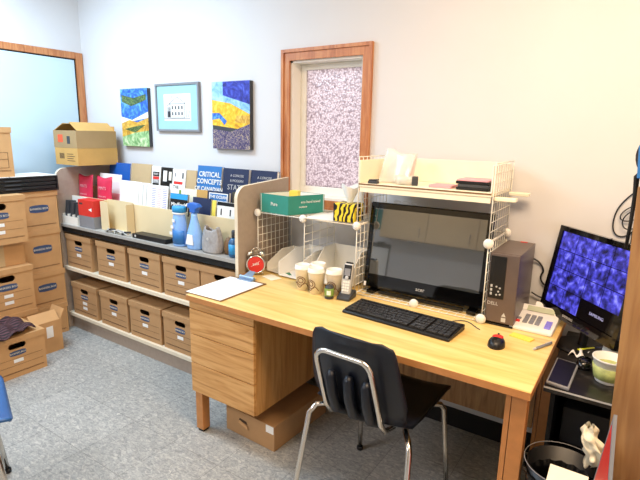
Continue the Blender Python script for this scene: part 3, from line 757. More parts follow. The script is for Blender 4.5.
for s in (-1, 1):
    o = obj('bell', B().lathe([(.004, .022), (.012, .020), (.02, .012), (.024, 0), (.022, 0), (.004, .002)], (0, 0, 0), 20).rotate(ry(s * .55)).move((s * .03, 0, cz_ + .055)), M['chrome'], t, smooth=True)
    obj('leg', B().tube([(s * .03, -.002, cz_ - .045), (s * .042, -.004, .0035)], [.004, .0035], 8), M['chrome'], t, smooth=True)
obj('handle', B().tube([(-.028 + .056 * k / 8, 0, cz_ + .072 + .02 * math.sin(PI * k / 8)) for k in range(9)], .0025, 8), M['chrome'], t, smooth=True)
obj('hammer', B().tube([(0, 0, cz_ + .052), (0, 0, cz_ + .072)], .002, 6).box(-.007, .007, -.004, .004, cz_ + .072, cz_ + .08), M['chrome'], t)
obj('leg', B().tube([(0, .018, cz_ - .048), (0, .03, .0035)], .0035, 8), M['chrome'], t)

# paper cups
def cup(label, x, y, a):
    t = thing('paper_cup', label, 'cup', (x, y, DZ + .0004), a, 'takeaway coffee cups by the phone')
    local_frame(t)
    obj('cup_body', B().lathe([(.003, .002), (.030, 0), (.040, .106), (.0415, .108), (.0400, .110), (.003, .109)], (0, 0, 0), 28), M['beigecup'], t, smooth=True)
    obj('lid', B().lathe([(.043, .107), (.0435, .113), (.041, .116), (.039, .129), (.036, .131), (.034, .126), (.003, .125)], (0, 0, 0), 28), M['whiteplastic'], t, smooth=True)
    def onwall(u, h):
        r = .0300 + .0100 * h / .106 + .0006
        return Vector((r * math.sin(u), -r * math.cos(u), h))
    b = B()
    for (r0, hh) in ((.022, .052), (.012, .054)):
        b.tube([onwall(r0 / .034 * math.cos(q) , hh + r0 * math.sin(q)) for q in [2 * PI * k / 20 for k in range(20)]], .002, 5, closed=True)
    b.tube([onwall(-1.4 + .14 * k, .03 + .012 * math.sin(k * .55)) for k in range(20)], .0018, 5)
    obj('printed_swirl', b, M['brown'], t, smooth=True)
    return t
cup('beige paper coffee cup with white lid, leftmost of the front cups', .402, -.385, .3)
cup('beige paper coffee cup with white lid, middle of the front cups', .492, -.398, -.2)
cup('beige paper coffee cup beside the cordless phone, behind the small green jar', .578, -.365, .1)
cup('white-lidded paper coffee cup at the back, between the two left front cups', .446, -.312, .0)
t = thing('small_jar', 'small dark jar with green and white label in front of the cups', 'jar', (.588, -.425, DZ + .0004))
local_frame(t)
obj('jar_body', B().lathe([(.003, 0), (.021, .001), (.022, .006), (.022, .055), (.016, .064), (.003, .066)], (0, 0, 0), 24), M['darkgrey'], t, smooth=True)
obj('jar_label', B().lathe([(.0224, .016), (.0227, .017), (.0227, .052), (.0224, .053)], (0, 0, 0), 24), M['green'], t, smooth=True)
obj('white_label_patch', B().grid(lambda u, v: (.0231 * math.sin(.9 * u), -.0231 * math.cos(.9 * u), .022 + .022 * v), 6, 2), M['white'], t, solid=.0004)
# cordless phone
t = thing('cordless_phone', 'silver and black cordless phone standing on its charging base', 'phone', (.655, -.375, DZ + .0004), .12)
local_frame(t)
obj('charging_base', B().prism([(-.034, -.045, 0), (-.034, .045, 0), (-.034, .045, .035), (-.034, .02, .04), (-.034, -.045, .014)], (.068, 0, 0)), M['darkgrey'], t, bevel=.005)
tl = rx(-.24); pv = (0, -.012, .02)
hs = obj('handset', B().box(-.0235, .0235, -.020, .004, .024, .172, rot=tl, piv=pv), M['silver'], t, bevel=.006, seg=3)
obj('earpiece_panel', B().box(-.0195, .0195, -.0222, -.0203, .098, .166, rot=tl, piv=pv), M['black'], hs, bevel=.0008)
obj('phone_screen', B().box(-.015, .015, -.0232, -.0223, .114, .148, rot=tl, piv=pv), M['grey'], hs)
obj('navigation_key', B().lathe([(.003, 0), (.009, .001), (.009, .003), (.003, .003)], (0, 0, 0), 16, 'y').move((0, -.0255, .104)).rotate(tl, pv), M['silver'], hs)
for r in range(4):
    for c_ in range(3):
        obj('number_key', B().box(-.017 + .0118 * c_, -.0075 + .0118 * c_, -.0222, -.0203, .038 + .0135 * r, .047 + .0135 * r, rot=tl, piv=pv), M['whiteplastic'], hs)
obj('antenna_top', B().box(-.018, .018, -.016, .002, .1722, .180, rot=tl, piv=pv), M['black'], hs, bevel=.004)

# ------------------------------------------------------------------ large black screen in the rack
mon = thing('monitor', 'large black all-in-one computer screen inside the wire rack', 'computer', (.975, -.2, rz0 + .0045))
tilt = rx(-.13); MP = (.975, -.235, .775); MW = .30
mx0, mx1, mz0, mz1 = .668, 1.268, .772, 1.198
scr = obj('bezel', B().box(mx0, mx1, -.235, -.195, mz0, mz1, rot=tilt, piv=MP), M['gloss'], mon, bevel=.006)
obj('screen', B().box(mx0 + .028, mx1 - .028, -.2362, -.2352, mz0 + .070, mz1 - .03, rot=tilt, piv=MP), M['screen'], mon)
q = tilt @ (Vector((.97, -.2368, mz0 + .036)) - Vector(MP)) + Vector(MP)
text(scr, 'lettering', 'acer', .026, q, (1, 0, 0), tilt @ Vector((0, 0, 1)), M['silver'])
for s in (.72, 1.22):
    obj('stand_foot', B().box(s - .02, s + .02, -.26, -.05, rz0 + .0045, rz0 + .0225), M['gloss'], mon, bevel=.004)
obj('stand_bar', B().box(.74, 1.20, -.08, -.06, rz0 + .0045, rz0 + .0225).box(.76, 1.18, -.245, -.235, rz0 + .006, rz0 + .02), M['black'], mon)
obj('back_cover', B().box(.72, 1.22, -.194, -.15, .80, 1.15, rot=tilt, piv=MP), M['black'], mon, bevel=.01)
obj('white_tag', B().box(.672, .684, -.2364, -.2354, .776, .798, rot=tilt, piv=MP), M['white'], mon)
# little things peeking over the screen edge
b = B()
q = lambda x, zz: tilt @ (Vector((x, -.22, zz)) - Vector(MP)) + Vector(MP)
for k in range(3):
    b.tube([q(.80 + .045 * k + .018 * math.cos(a), mz1 + .0085 + .006 * math.sin(a)) for a in [2 * PI * i / 14 for i in range(14)]], .0016, 5, closed=True)
tag(obj('spectacles', b, M['silver'], smooth=True), 'thin wire spectacles lying along the top edge of the large screen', 'glasses')

# ------------------------------------------------------------------ computer tower
t = thing('computer_tower', 'slim black and brushed grey computer tower on the desk right of the large screen', 'computer', (1.35, -.14, DZ + .0006), .0)
tx0, tx1, ty0, ty1, tz0, tz1 = 1.2915, 1.408, -.295, .012, DZ + .0006, 1.052
cs = obj('tower_case', B().box(tx0, tx1, ty0 + .012, ty1, tz0 + .008, tz1), M['gunmetal'], t, bevel=.002)
obj('base_strip', B().box(tx0 + .002, tx1 - .002, ty0 + .002, ty1 - .004, tz0, tz0 + .0078), M['black'], t)
fr = obj('front_panel', B().box(tx0, tx1, ty0, ty0 + .0118, tz0 + .014, tz1 - .002), M['gunmetal'], t, bevel=.003)
bay = obj('drive_bay', B().box(tx0 + .004, tx0 + .067, ty0 - .003, ty0 - .0002, tz0 + .118, tz1 - .012), M['black'], t, bevel=.002)
obj('disc_slot', B().box(tx0 + .010, tx0 + .018, ty0 - .0045, ty0 - .0032, tz0 + .19, tz1 - .02), M['blackmatte'], bay)
for k in range(3): obj('usb_port', B().box(tx0 + .012, tx0 + .02, ty0 - .0042, ty0 - .0032, tz0 + .132 + .017 * k, tz0 + .143 + .017 * k), M['silver'], bay)
for k, (xx, zz) in enumerate(((.036, .17), (.05, .165), (.045, .15), (.052, .138), (.038, .135))):
    obj('audio_port', B().lathe([(.001, 0), (.004, .0003), (.004, .001), (.001, .001)], (tx0 + xx, ty0 - .0042, tz0 + zz), 10, 'y'), M['silver'], bay)
text(fr, 'lettering', 'DELL', .02, (tx0 + .026, ty0 - .0004, tz0 + .095), (1, 0, 0), (0, 0, 1), M['silver'])
obj('sticker', B().box(tx0 + .066, tx0 + .084, ty0 - .0008, ty0 - .0002, tz0 + .022, tz0 + .04), M['silver'], fr)
obj('sticker', B().prism([(tx0 + .066, ty0 - .0008, tz0 + .045), (tx0 + .084, ty0 - .0008, tz0 + .045), (tx0 + .075, ty0 - .0008, tz0 + .062)], (0, .0005, 0)), M['silver'], fr)
obj('red_tab', B().box(tx0 + .055, tx0 + .085, ty1 - .02, ty1 - .008, tz1 + .0002, tz1 + .0022), M['red'], cs)
tag(obj('power_cord', B().tube(soft([(1.40, .022, .98), (1.43, .03, .965), (1.455, .028, .93), (1.44, .026, .90), (1.45, .026, .87), (1.50, .026, .84), (1.56, .026, .80), (1.60, .026, .75), (1.61, .024, .70)]), .004, 7), M['black'], smooth=True), 'black cord looping out behind the computer tower down the wall', 'cord')
tag(obj('power_cord', B().tube(soft([(1.412, .02, .82), (1.45, .024, .80), (1.50, .024, .80), (1.54, .024, .83), (1.55, .026, .86)]), .0035, 7), M['black'], smooth=True), 'lower black cord behind the computer tower above the calculator', 'cord')

# calculator
t = thing('calculator', 'white printing calculator with grey and violet keys at the desk right end', 'calculator', (1.475, -.185, DZ + .0006), -.0)
local_frame(t)
cv = [(1.385, -.292), (1.546, -.300), (1.556, -.065), (1.424, -.058)]
cw = .165; t.rotation_euler = (0, 0, -.02)
ch_ = B().prism([(-.082, -.105, 0), (-.082, .105, 0), (-.082, .105, .038), (-.082, .055, .036), (-.082, -.105, .014)], (.164, 0, 0))
ca = obj('calculator_case', ch_, M['whiteplastic'], t, bevel=.004)
sl = math.atan2(.03, .16)
def onc(x, y): return .014 + (y + .105) / .16 * .022
def ckey(x0, x1, y0, y1, m_, n='key'):
    obj(n, B().prism([(x0, y0, onc(0, y0) + .0004), (x1, y0, onc(0, y0) + .0004), (x1, y1, onc(0, y1) + .0004), (x0, y1, onc(0, y1) + .0004)], (0, 0, .005)), m_, t, bevel=.001)
for r in range(4):
    for c_ in range(3): ckey(-.042 + .024 * c_, -.024 + .024 * c_, -.06 + .021 * r, -.044 + .021 * r, M['grey'], 'number_key')
for r in range(4): ckey(.045, .068, -.075 + .017 * r, -.062 + .017 * r, M['lav'], 'operator_key')
ckey(-.07, -.052, -.062, -.047, M['red'], 'clear_key')
ckey(-.07, -.052, -.035, -.022, M['grey'], 'number_key')
obj('display_hood', B().prism([(-.074, .06, .037), (-.074, .1, .0385), (-.074, .1, .054), (-.074, .085, .057)], (.148, 0, 0)), M['whiteplastic'], t, bevel=.002)
obj('display', B().prism([(-.05, .0605, .039), (.06, .0605, .039), (.06, .0815, .0548), (-.05, .0815, .0548)], (0, -.0012, .001)), mat('pale_green_display', '#b9bfa0', .3), t)
obj('end_grip', B().box(-.0815, -.0745, .058, .102, .039, .055).box(.0745, .0815, .058, .102, .039, .055), M['darkgrey'], t)
tag(obj('paper_roll', B().lathe([(.004, -.03), (.028, -.03), (.028, .03), (.004, .03)], (1.478, -.035, DZ + .0295), 24, 'x'), M['white'], smooth=False), 'white paper roll on the desk behind the calculator', 'paper roll')
# mouse, note, pen
t = thing('mouse', 'small black mouse with red top on the desk in front of the tower', 'mouse', (1.394, -.495, DZ + .0005), .05)
local_frame(t)
def egg(w_, l_, h_): return lambda u, v: (w_ * math.cos(2 * PI * u) * math.sin(PI / 2 * v) * (1 - .12 * math.sin(2 * PI * u)), l_ * math.sin(2 * PI * u) * math.sin(PI / 2 * v), h_ * math.cos(PI / 2 * v) ** .7 if v < 1 else 0)
obj('mouse_shell', B().grid(egg(.031, .05, .034), 28, 8), M['black'], t, smooth=True)
obj('red_top', B().grid(lambda u, v: (.02 * math.cos(2 * PI * u) * v, .012 + .024 * math.sin(2 * PI * u) * v, .0365 - .006 * v * v), 24, 5), M['red'], t, smooth=True, solid=.002)
obj('scroll_wheel', B().lathe([(.001, -.003), (.007, -.003), (.007, .003), (.001, .003)], (0, .022, .0335), 14, 'x'), M['black'], t)
tag(obj('sticky_notes', B().box(1.415, 1.50, -.383, -.345, DZ + .0005, DZ + .006, rot=rz(-.25)), M['yellow'], bevel=.0006), 'pale yellow note pad on the desk in front of the calculator', 'note pad')
t = thing('pen', 'grey ballpoint pen lying at the right desk edge', 'pen', (1.545, -.405, DZ + .0057), 1.15)
local_frame(t)
obj('barrel', B().lathe([(.003, -.05), (.005, -.045), (.0052, .03), (.004, .05)], (0, 0, 0), 12, 'x'), M['grey'], t, smooth=True)
obj('tip', B().lathe([(.0038, -.062), (.0045, -.0505), (.001, -.0504)], (0, 0, 0), 12, 'x'), M['silver'], t)
obj('pocket_clip', B().box(.01, .05, -.0015, .0015, .0055, .0075), M['silver'], t)
tag(obj('earphone_cord', B().tube([(1.155 + .016 * k, -.40 + .05 * math.sin(k * .45) + .006 * k, DZ + .003) for k in range(10)], .0018, 6), M['darkgrey'], smooth=True), 'thin dark cord on the desk between keyboard and tower', 'cord')

# ------------------------------------------------------------------ books and leaflets on the display
LEAN = -.13
def book(name, label, x0, x1, y, zb, zt, thick, cover, cat='book', group=None, pages=True, lean=LEAN):
    """front cover faces -y; leans back a little; y = front of the foot"""
    t = thing(name, label, cat, ((x0 + x1) / 2, y, zb), 0, group)
    R = rx(lean); p = (0, y, zb)
    b = B(); c = .0016
    b.box(x0, x1, y, y + c, zb, zt).box(x0, x1, y + thick - c, y + thick, zb, zt).box(x0, x0 + c, y + c, y + thick - c, zb, zt)
    b.rotate(R, p); obj('cover', b, cover, t)
    if pages:
        b = B().box(x0 + c + .0002, x1 - .003, y + c + .0002, y + thick - c - .0002, zb + .002, zt - .003); b.rotate(R, p); obj('pages', b, M['white'], t)
    def face(x, zz, d=.0006):
        return R @ (Vector((x, y - d, zz)) - Vector(p)) + Vector(p)
    up = R @ Vector((0, 0, 1))
    def patch(n, a, b_, z0, z1, m_, d=.0009):
        bb = B().box(a, b_, y - d, y - .0002, z0, z1); bb.rotate(R, p); return obj(n, bb, m_, t)
    def word(s_, x, zz, size, m_, bold=0, d=.001):
        return text(t, 'lettering', s_, size, face(x, zz, d), (1, 0, 0), up, m_, bold=bold)
    return t, patch, word
RY, MY, FY = -.085, -.215, -.262
RB_, MB_ = .998, .893
GR, GM, GF = 'books and folders in the back row of the display', 'booklets in the middle row of the display', 'booklets in the front row of the display'
book('folder', 'royal blue folder at the back of the display beside the cartons', -1.70, -1.44, RY, RB_, 1.275, .02, M['royal'], 'folder', GR)
book('folder', 'plain tan board between the blue folder and the white booklets', -1.425, -1.195, RY, RB_, 1.28, .012, M['tan'], 'folder', GR)
t, P, W_ = book('booklet', 'white booklet with black and red blocks in the back row', -1.185, -1.09, RY, RB_, 1.272, .008, M['white'], 'booklet', GR)
P('black_band', -1.172, -1.103, 1.20, 1.232, M['black']); P('red_band', -1.172, -1.103, 1.178, 1.198, M['red']); P('black_band', -1.172, -1.103, 1.13, 1.152, M['black']); P('grey_band', -1.172, -1.103, 1.154, 1.176, M['grey'])
W_('ANN', -1.138, 1.165, .024, M['white']); W_('READ', -1.138, 1.216, .02, M['white'])
t, P, W_ = book('booklet', 'black booklet with a pale photo, next to the red ribbon booklet', -1.082, -.968, RY, RB_, 1.268, .008, M['black'], 'booklet', GR)
P('white_photo', -1.06, -1.02, 1.17, 1.245, M['white']); P('skin_photo', -1.0, -.972, 1.18, 1.24, M['beigecup'])
t, P, W_ = book('booklet', 'white booklet with a red ribbon in the back row', -.96, -.828, RY, RB_, 1.262, .008, M['white'], 'booklet', GR)
P('red_ribbon', -.945, -.855, 1.15, 1.178, M['red']); P('dark_strip', -.91, -.865, 1.13, 1.146, M['darkgrey']); P('dark_mark', -.862, -.848, 1.20, 1.24, M['darkgrey']); P('red_ribbon', -.845, -.834, 1.06, 1.14, M['red']); P('grey_mark', -.935, -.925, 1.21, 1.235, M['grey'])
book('folder', 'narrow tan folder left of the bright blue textbook', -.818, -.722, RY, RB_, 1.262, .008, M['tan'], 'folder', GR)
t, P, W_ = book('textbook', 'bright blue textbook with large white title in the back row', -.712, -.492, RY, RB_, 1.30, .025, M['bluebook'], 'book', GR)
W_('CRITICAL', -.60, 1.243, .046, M['white'], .0012); W_('CONCEPTS', -.60, 1.196, .046, M['white'], .0012); W_('OF CANADIAN', -.60, 1.148, .038, M['white'], .0012); W_('BUSINESS LAW', -.60, 1.10, .034, M['white'], .0012)
t, P, W_ = book('textbook', 'navy textbook with silver title next to the bright blue textbook', -.475, -.258, RY, RB_, 1.295, .025, M['navybook'], 'book', GR)
W_('A CONCISE', -.355, 1.25, .022, M['silver']); W_('& MODERN', -.355, 1.218, .022, M['silver']); W_('STATS', -.365, 1.175, .048, M['silver'])
t, P, W_ = book('textbook', 'rightmost navy textbook, peeking over the bookcase end panel', -.238, -.035, RY, RB_, 1.295, .025, M['navybook'], 'book', GR)
W_('A CONCISE', -.13, 1.25, .022, M['silver']); W_('& MODERN', -.13, 1.218, .022, M['silver']); W_('STATS', -.14, 1.175, .048, M['silver'])
# middle row
t, P, W_ = book('folder', 'white folder with pink lower half behind the crimson bags', -1.66, -1.40, MY + .012, MB_, 1.20, .01, M['white'], 'folder', GM)
P('pink_panel', -1.655, -1.40, 1.0, 1.06, M['pink'])
book('binder', 'plain white binder right of the crimson bags', -1.385, -1.17, MY, MB_, 1.165, .02, M['white'], 'binder', GM)
t, P, W_ = book('booklet', 'white booklet with thin grey stripes beside the white binder', -1.165, -1.045, MY, MB_, 1.163, .008, M['white'], 'booklet', GM)
P('grey_stripe', -1.125, -1.115, .92, 1.15, M['silver']); P('grey_stripe', -1.085, -1.075, .92, 1.15, M['silver'])
t, P, W_ = book('price_list', 'white sheet of small blue and pink text columns', -1.035, -.85, MY - .006, MB_, 1.158, .005, M['white'], 'leaflet', GM)
for c_ in range(3):
    for r in range(11):
        P('text_line', -1.015 + .057 * c_, -.975 + .057 * c_, 1.13 - .012 * r, 1.134 - .012 * r, M['pink'] if c_ == 1 else M['lav'])
t, P, W_ = book('booklet', 'white booklet with green and red print above the black and blue card', -.862, -.715, MY + .014, MB_, 1.175, .006, M['white'], 'booklet', GM)
W_('THE', -.80, 1.155, .032, M['olive']); P('green_print', -.765, -.745, 1.10, 1.14, M['green']); P('red_print', -.752, -.728, 1.075, 1.10, M['red'])
book('booklet', 'cream booklet between the red print booklet and the blue patterned book', -.705, -.59, MY + .006, MB_, 1.155, .008, M['creampaper'], 'booklet', GM)
book('booklet', 'pale yellow booklet left of the blue patterned book', -.585, -.49, MY + .004, MB_, 1.158, .008, M['yellowkraft'], 'booklet', GM)
t, P, W_ = book('textbook', 'book with white title on a blue patterned cover in the middle row', -.482, -.30, MY, MB_, 1.16, .02, M['navybook'], 'book', GM)
P('pale_border', -.47, -.31, 1.0, 1.15, M['white']); P('blue_field', -.463, -.317, 1.005, 1.144, M['bluebook'], .0012)
W_('THE OCEAN', -.39, 1.125, .026, M['white'], .0006, .0016); W_('OF NURSING', -.39, 1.095, .024, M['white'], .0006, .0016); W_('CARE', -.39, 1.065, .03, M['white'], .0006, .0016)
book('folder', 'dark olive folder at the right end of the middle row', -.295, -.06, MY + .022, MB_, 1.165, .012, M['olive'], 'folder', GM)
# front row
t, P, W_ = book('card_pack', 'black card pack with blue top and white lettering', -.775, -.61, FY, MB_, 1.125, .012, M['black'], 'card pack', GF)
P('blue_top', -.775, -.61, 1.09, 1.1245, M['skyblue']); W_('MindFresh', -.6925, 1.055, .033, M['white'], .0008); P('yellow_mark', -.675, -.645, 1.012, 1.027, M['yellow'])
book('booklet', 'plain dark navy booklet right of the black card pack', -.562, -.40, FY, MB_, 1.118, .012, M['navybook'], 'booklet', GF)
book('booklet', 'narrow yellow booklet between the navy booklet and the white one', -.39, -.36, FY, MB_, 1.112, .01, M['yellow'], 'booklet', GF)
t, P, W_ = book('booklet', 'white booklet with black top band beside the bookcase end panel', -.345, -.20, FY, MB_, 1.108, .012, M['white'], 'booklet', GF)
P('black_band', -.345, -.20, 1.086, 1.1075, M['black']); P('dark_mark', -.315, -.305, 1.03, 1.068, M['darkgrey']); P('dark_mark', -.24, -.23, 1.03, 1.068, M['darkgrey'])
# crimson foil bags
def foilbag(label, xc, y, zb, w_, h_):
    t = thing('foil_bag', label, 'bag', (xc, y, zb), 0, 'crimson foil bags on the display')
    def f(s):
        def g(u, v):
            puff = math.sin(PI * u) ** .6 * math.sin(PI * min(1, max(0, v))) ** .6
            return (xc + w_ * (u - .5) * (1 - .10 * math.sin(PI * v)), y + s * .022 * puff + .018 * v, zb + h_ * v + .008 * math.cos(2 * PI * u) * v)
        return g
    b = B().grid(f(-1), 14, 14).grid(f(1), 14, 14)
    o = obj('bag_film', b, M['pinkred'], t, smooth=True)
    for k, (ss, sz_) in enumerate((('MINTS', .032), ('strawberry', .02), ('SOFT CANDY', .016))):
        text(t, 'lettering', ss, sz_, (xc, y - .0235 + .012 * (1 - k * .35) + .004, zb + h_ * (.72 - .2 * k)), (1, 0, 0), (0, .1, 1), M['pink'])
    return t
foilbag('left crimson foil bag standing in the display', -1.72, -.262, .893, .20, .288)
foilbag('right crimson foil bag standing in the display', -1.48, -.262, .893, .195, .288)

# ------------------------------------------------------------------ things on the bookcase counter
KZ = .8285
t = thing('leaflet_holder', 'white leaflet holder with dark upright slots at the left end of the counter', 'holder', (-1.72, -.36, KZ))
b = B().box(-1.80, -1.60, -.405, -.315, KZ, KZ + .004).box(-1.80, -1.60, -.319, -.315, KZ + .0042, KZ + .2).box(-1.80, -1.60, -.405, -.401, KZ + .0042, KZ + .06)
for k in range(4): b.box(-1.80 + k * .0653, -1.796 + k * .0653, -.4008, -.3192, KZ + .0042, KZ + .075)
obj('holder_body', b, M['whiteplastic'], t)
for k in range(3):
    tag(obj('leaflet', B().box(-1.787 + .0653 * k, -1.745 + .0653 * k, -.385, -.33, KZ + .0045, KZ + .17 - .01 * k, rot=rx(-.12)), M['darkgrey']), ['dark leaflet in the left slot of the white holder', 'dark leaflet in the middle slot of the white holder', 'dark leaflet in the right slot of the white holder'][k], 'leaflet', 'dark leaflets in the white holder')
t = thing('red_carton', 'red and grey carton on the counter below the crimson bags', 'carton', (-1.49, -.36, KZ))
obj('red_upper', B().box(-1.575, -1.39, -.405, -.315, KZ + .085, KZ + .20), M['red'], t, bevel=.001)
obj('grey_lower', B().box(-1.575, -1.39, -.405, -.315, KZ, KZ + .0848), M['grey'], t, bevel=.001)
obj('white_mark', B().prism([(-1.45, -.4058, KZ + .135), (-1.41, -.4058, KZ + .148), (-1.41, -.4058, KZ + .122)], (0, .0005, 0)), M['white'], t)
obj('dark_mark', B().box(-1.56, -1.52, -.4058, -.4052, KZ + .165, KZ + .178), M['darkgrey'], t)
t = thing('magazine_file', 'open cream magazine file on the counter right of the red carton', 'magazine file', (-1.2, -.36, KZ))
b = B(); th = .004; fx0, fx1, fy0, fy1 = -1.365, -1.07, -.366, -.306
b.box(fx0, fx1, fy0, fy1, KZ, KZ + th).box(fx0, fx1, fy1 - th, fy1, KZ + th, KZ + .21).box(fx0, fx0 + th, fy0, fy1 - th, KZ + th, KZ + .2).box(fx1 - th, fx1, fy0, fy1 - th, KZ + th, KZ + .2).box(fx0 + th, fx0 + .09, fy0, fy0 + th, KZ + th, KZ + .2)
obj('file_body', b, M['creamboard'], t)
t = thing('key_bunch', 'bunch of silver and dark keys on the counter in front of the cream file', 'keys', (-1.13, -.395, KZ))
for k in range(4):
    cx_ = -1.24 + .07 * k
    obj('key_ring', B().tube([(cx_ + .026 * math.cos(q), -.394 + .018 * math.sin(q), KZ + .014 + .010 * math.cos(q + k)) for q in [2 * PI * i_ / 16 for i_ in range(16)]], .0032, 6, closed=True), M['silver'], t, smooth=True)
for k in range(9):
    cx_ = -1.25 + .028 * k
    obj('key_blade', B().box(cx_ - .022, cx_ + .022, -.400, -.392, KZ + .004 + .007 * (k % 3), KZ + .016 + .007 * (k % 3), rot=rz(.7 * (k % 3) - .7) @ ry(.3 * (k % 2))), M['silver' if k % 2 else 'darkgrey'], t)
t = thing('flat_device', 'long flat black device on the counter left of the blue wipes tub', 'device', (-.81, -.365, KZ))
obj('device_body', B().box(-.965, -.632, -.405, -.325, KZ, KZ + .03), M['black'], t, bevel=.004)
obj('round_button', B().lathe([(.001, 0), (.008, .0003), (.008, .002), (.001, .002)], (-.93, -.4072, KZ + .016), 14, 'y'), M['silver'], t)
t = thing('wipes_bottle', 'white and blue bottle with sky blue cap on the counter', 'bottle', (-.565, -.365, KZ))
obj('bottle_body', B().lathe([(.003, 0), (.050, .001), (.053, .008), (.051, .12), (.047, .17), (.04, .2), (.036, .205), (.003, .206)], (-.545, -.362, KZ), 28, sy=.7), M['spray'], t, smooth=True)
obj('cap', B().lathe([(.042, .207), (.05, .21), (.05, .238), (.046, .243), (.003, .243)], (-.545, -.362, KZ), 28, sy=.7), M['skyblue'], t, smooth=True)
obj('white_collar', B().lathe([(.0425, .196), (.049, .198), (.049, .2065), (.0425, .2068)], (-.545, -.362, KZ), 28, sy=.7), M['white'], t, smooth=True)
obj('blue_label', B().grid(lambda u, v: (-.545 + .0535 * math.sin(1.3 * (u - .5) * 2), -.362 - .0385 * math.cos(1.3 * (u - .5) * 2), KZ + .015 + .085 * v), 14, 2), M['bluebook'], t, smooth=True, solid=.0005)
for k in range(3): obj('white_patch', B().box(-.592 + .014 * k, -.570 + .014 * k, -.4035, -.401, KZ + .07 + .04 * k, KZ + .088 + .04 * k), M['white'], t)
t = thing('spray_bottle', 'translucent blue trigger spray bottle with white label on the counter', 'bottle', (-.415, -.36, KZ))
obj('bottle_body', B().lathe([(.003, 0), (.056, .001), (.060, .01), (.060, .05), (.056, .09), (.042, .13), (.03, .165), (.022, .195), (.021, .215), (.003, .216)], (-.412, -.362, KZ), 32, sy=.66), M['spray'], t, smooth=True)
obj('label', B().prism([(-.448, -.4045, KZ + .03), (-.385, -.4045, KZ + .03), (-.395, -.4, KZ + .09), (-.437, -.4, KZ + .09)], (0, .003, 0)), M['white'], t)
tr = obj('trigger_head', B().prism([(-.455, -.38, KZ + .245), (-.455, -.38, KZ + .268), (-.43, -.38, KZ + .278), (-.375, -.38, KZ + .272), (-.355, -.38, KZ + .255), (-.385, -.38, KZ + .24), (-.39, -.38, KZ + .217), (-.434, -.38, KZ + .217), (-.436, -.38, KZ + .243)], (0, .036, 0)), M['bluecap'], t, bevel=.005)
obj('trigger', B().tube([(-.443, -.362, KZ + .243), (-.458, -.362, KZ + .225), (-.46, -.362, KZ + .2), (-.466, -.362, KZ + .19)], .0055, 8), M['black'], tr, smooth=True)
obj('nozzle', B().lathe([(.003, -.475), (.009, -.475), (.011, -.4555), (.003, -.4555)], (0, -.362, KZ + .257), 16, 'x'), M['white'], tr)
t = thing('fabric_pouch', 'grey woven drawstring pouch on the counter beside the spray bottle', 'pouch', (-.26, -.365, KZ))
def sack(u, v):
    a = 2 * PI * u; pr = [.9, 1.02, 1.0, .9, .72][min(4, int(v * 4))]
    k = v * 4 - int(v * 4); q_ = [.9, 1.03, 1.0, .88, .66, .66]; i = min(4, int(v * 4)); pr = q_[i] * (1 - k) + q_[i + 1] * k
    ca, sa = math.cos(a), math.sin(a)
    e = .75
    return (-.262 + .075 * pr * math.copysign(abs(ca) ** e, ca) + .006 * math.sin(7 * a) * v, -.364 + .038 * math.copysign(abs(sa) ** e, sa) * (1.05 - .5 * v), KZ + .001 + .142 * v + .012 * math.cos(2 * a) * v)
b = B().grid(sack, 36, 12); obj('pouch_cloth', b, M['clothgrey'], t, smooth=True, solid=.002)
obj('metal_badge', B().lathe([(.001, 0), (.009, .0003), (.008, .003), (.001, .0035)], (-.262, -.4045, KZ + .085), 14, 'y'), M['silver'], t)
tag(obj('brown_pouch', B().lathe([(.003, 0), (.03, .001), (.034, .03), (.03, .07), (.016, .095), (.003, .1)], (-.155, -.34, KZ), 16, sy=.7), M['brown'], smooth=True), 'small brown lump between the grey pouch and the blue bottle', 'pouch')
t = thing('sanitiser_bottle', 'small blue bottle with dark cap at the right end of the counter', 'bottle', (-.09, -.365, KZ))
obj('bottle_body', B().lathe([(.003, 0), (.03, .001), (.033, .008), (.033, .085), (.022, .105), (.013, .11), (.003, .111)], (-.088, -.365, KZ), 24), mat('deep_blue_plastic', '#2f5f8a', .3), t, smooth=True)
obj('cap', B().lathe([(.014, .112), (.016, .114), (.016, .145), (.012, .152), (.003, .153)], (-.088, -.365, KZ), 18), M['darkgrey'], t, smooth=True)
obj('label', B().grid(lambda u, v: (-.088 + .0336 * math.sin(1.0 * (u - .5) * 2), -.365 - .0336 * math.cos(1.0 * (u - .5) * 2), KZ + .02 + .055 * v), 10, 2), M['skyblue'], t, smooth=True, solid=.0004)

# ------------------------------------------------------------------ pictures on the wall
PY = WY - .0008
def canvas(label, x0, x1, z0, z1, d):
    t = thing('canvas_picture', label, 'picture', ((x0 + x1) / 2, PY - d / 2, z0))
    obj('canvas', B().box(x0, x1, PY - d, PY, z0, z1), M['darkgrey'], t)
    y = PY - d - .0002
    def blob(n, pts, m_, k=1):
        return obj(n, B().prism([(x0 + (x1 - x0) * a, y - .0006 * k, z0 + (z1 - z0) * c) for a, c in pts], (0, .0005, 0)), m_, t)
    return blob
def brush(name, a, b_, c, sc=14, strch=(1, 1, 1)):
    return ramp_mat(name, strch, [(.3, a), (.5, b_), (.68, c)], .45, 'noise', sc, 5, 2.5, .2)
pb, pg, po, pd = brush('blue_brushwork', '#1a3c9c', '#2f6fd0', '#6fb8e8'), brush('green_brushwork', '#4f8a4a', '#9cc488', '#dfe8c0'), brush('ochre_brushwork', '#a8742a', '#d8a83c', '#f0d070'), brush('dark_green_brushwork', '#15301c', '#3f5f34', '#8c9c50', 40)
bl = canvas('left canvas with blue, ochre and green brushwork above the bookcase', -1.60, -1.282, 1.400, 1.817, .028)
bl('blue_paint', [(0, .40), (1, .44), (1, 1), (0, 1)], pb)
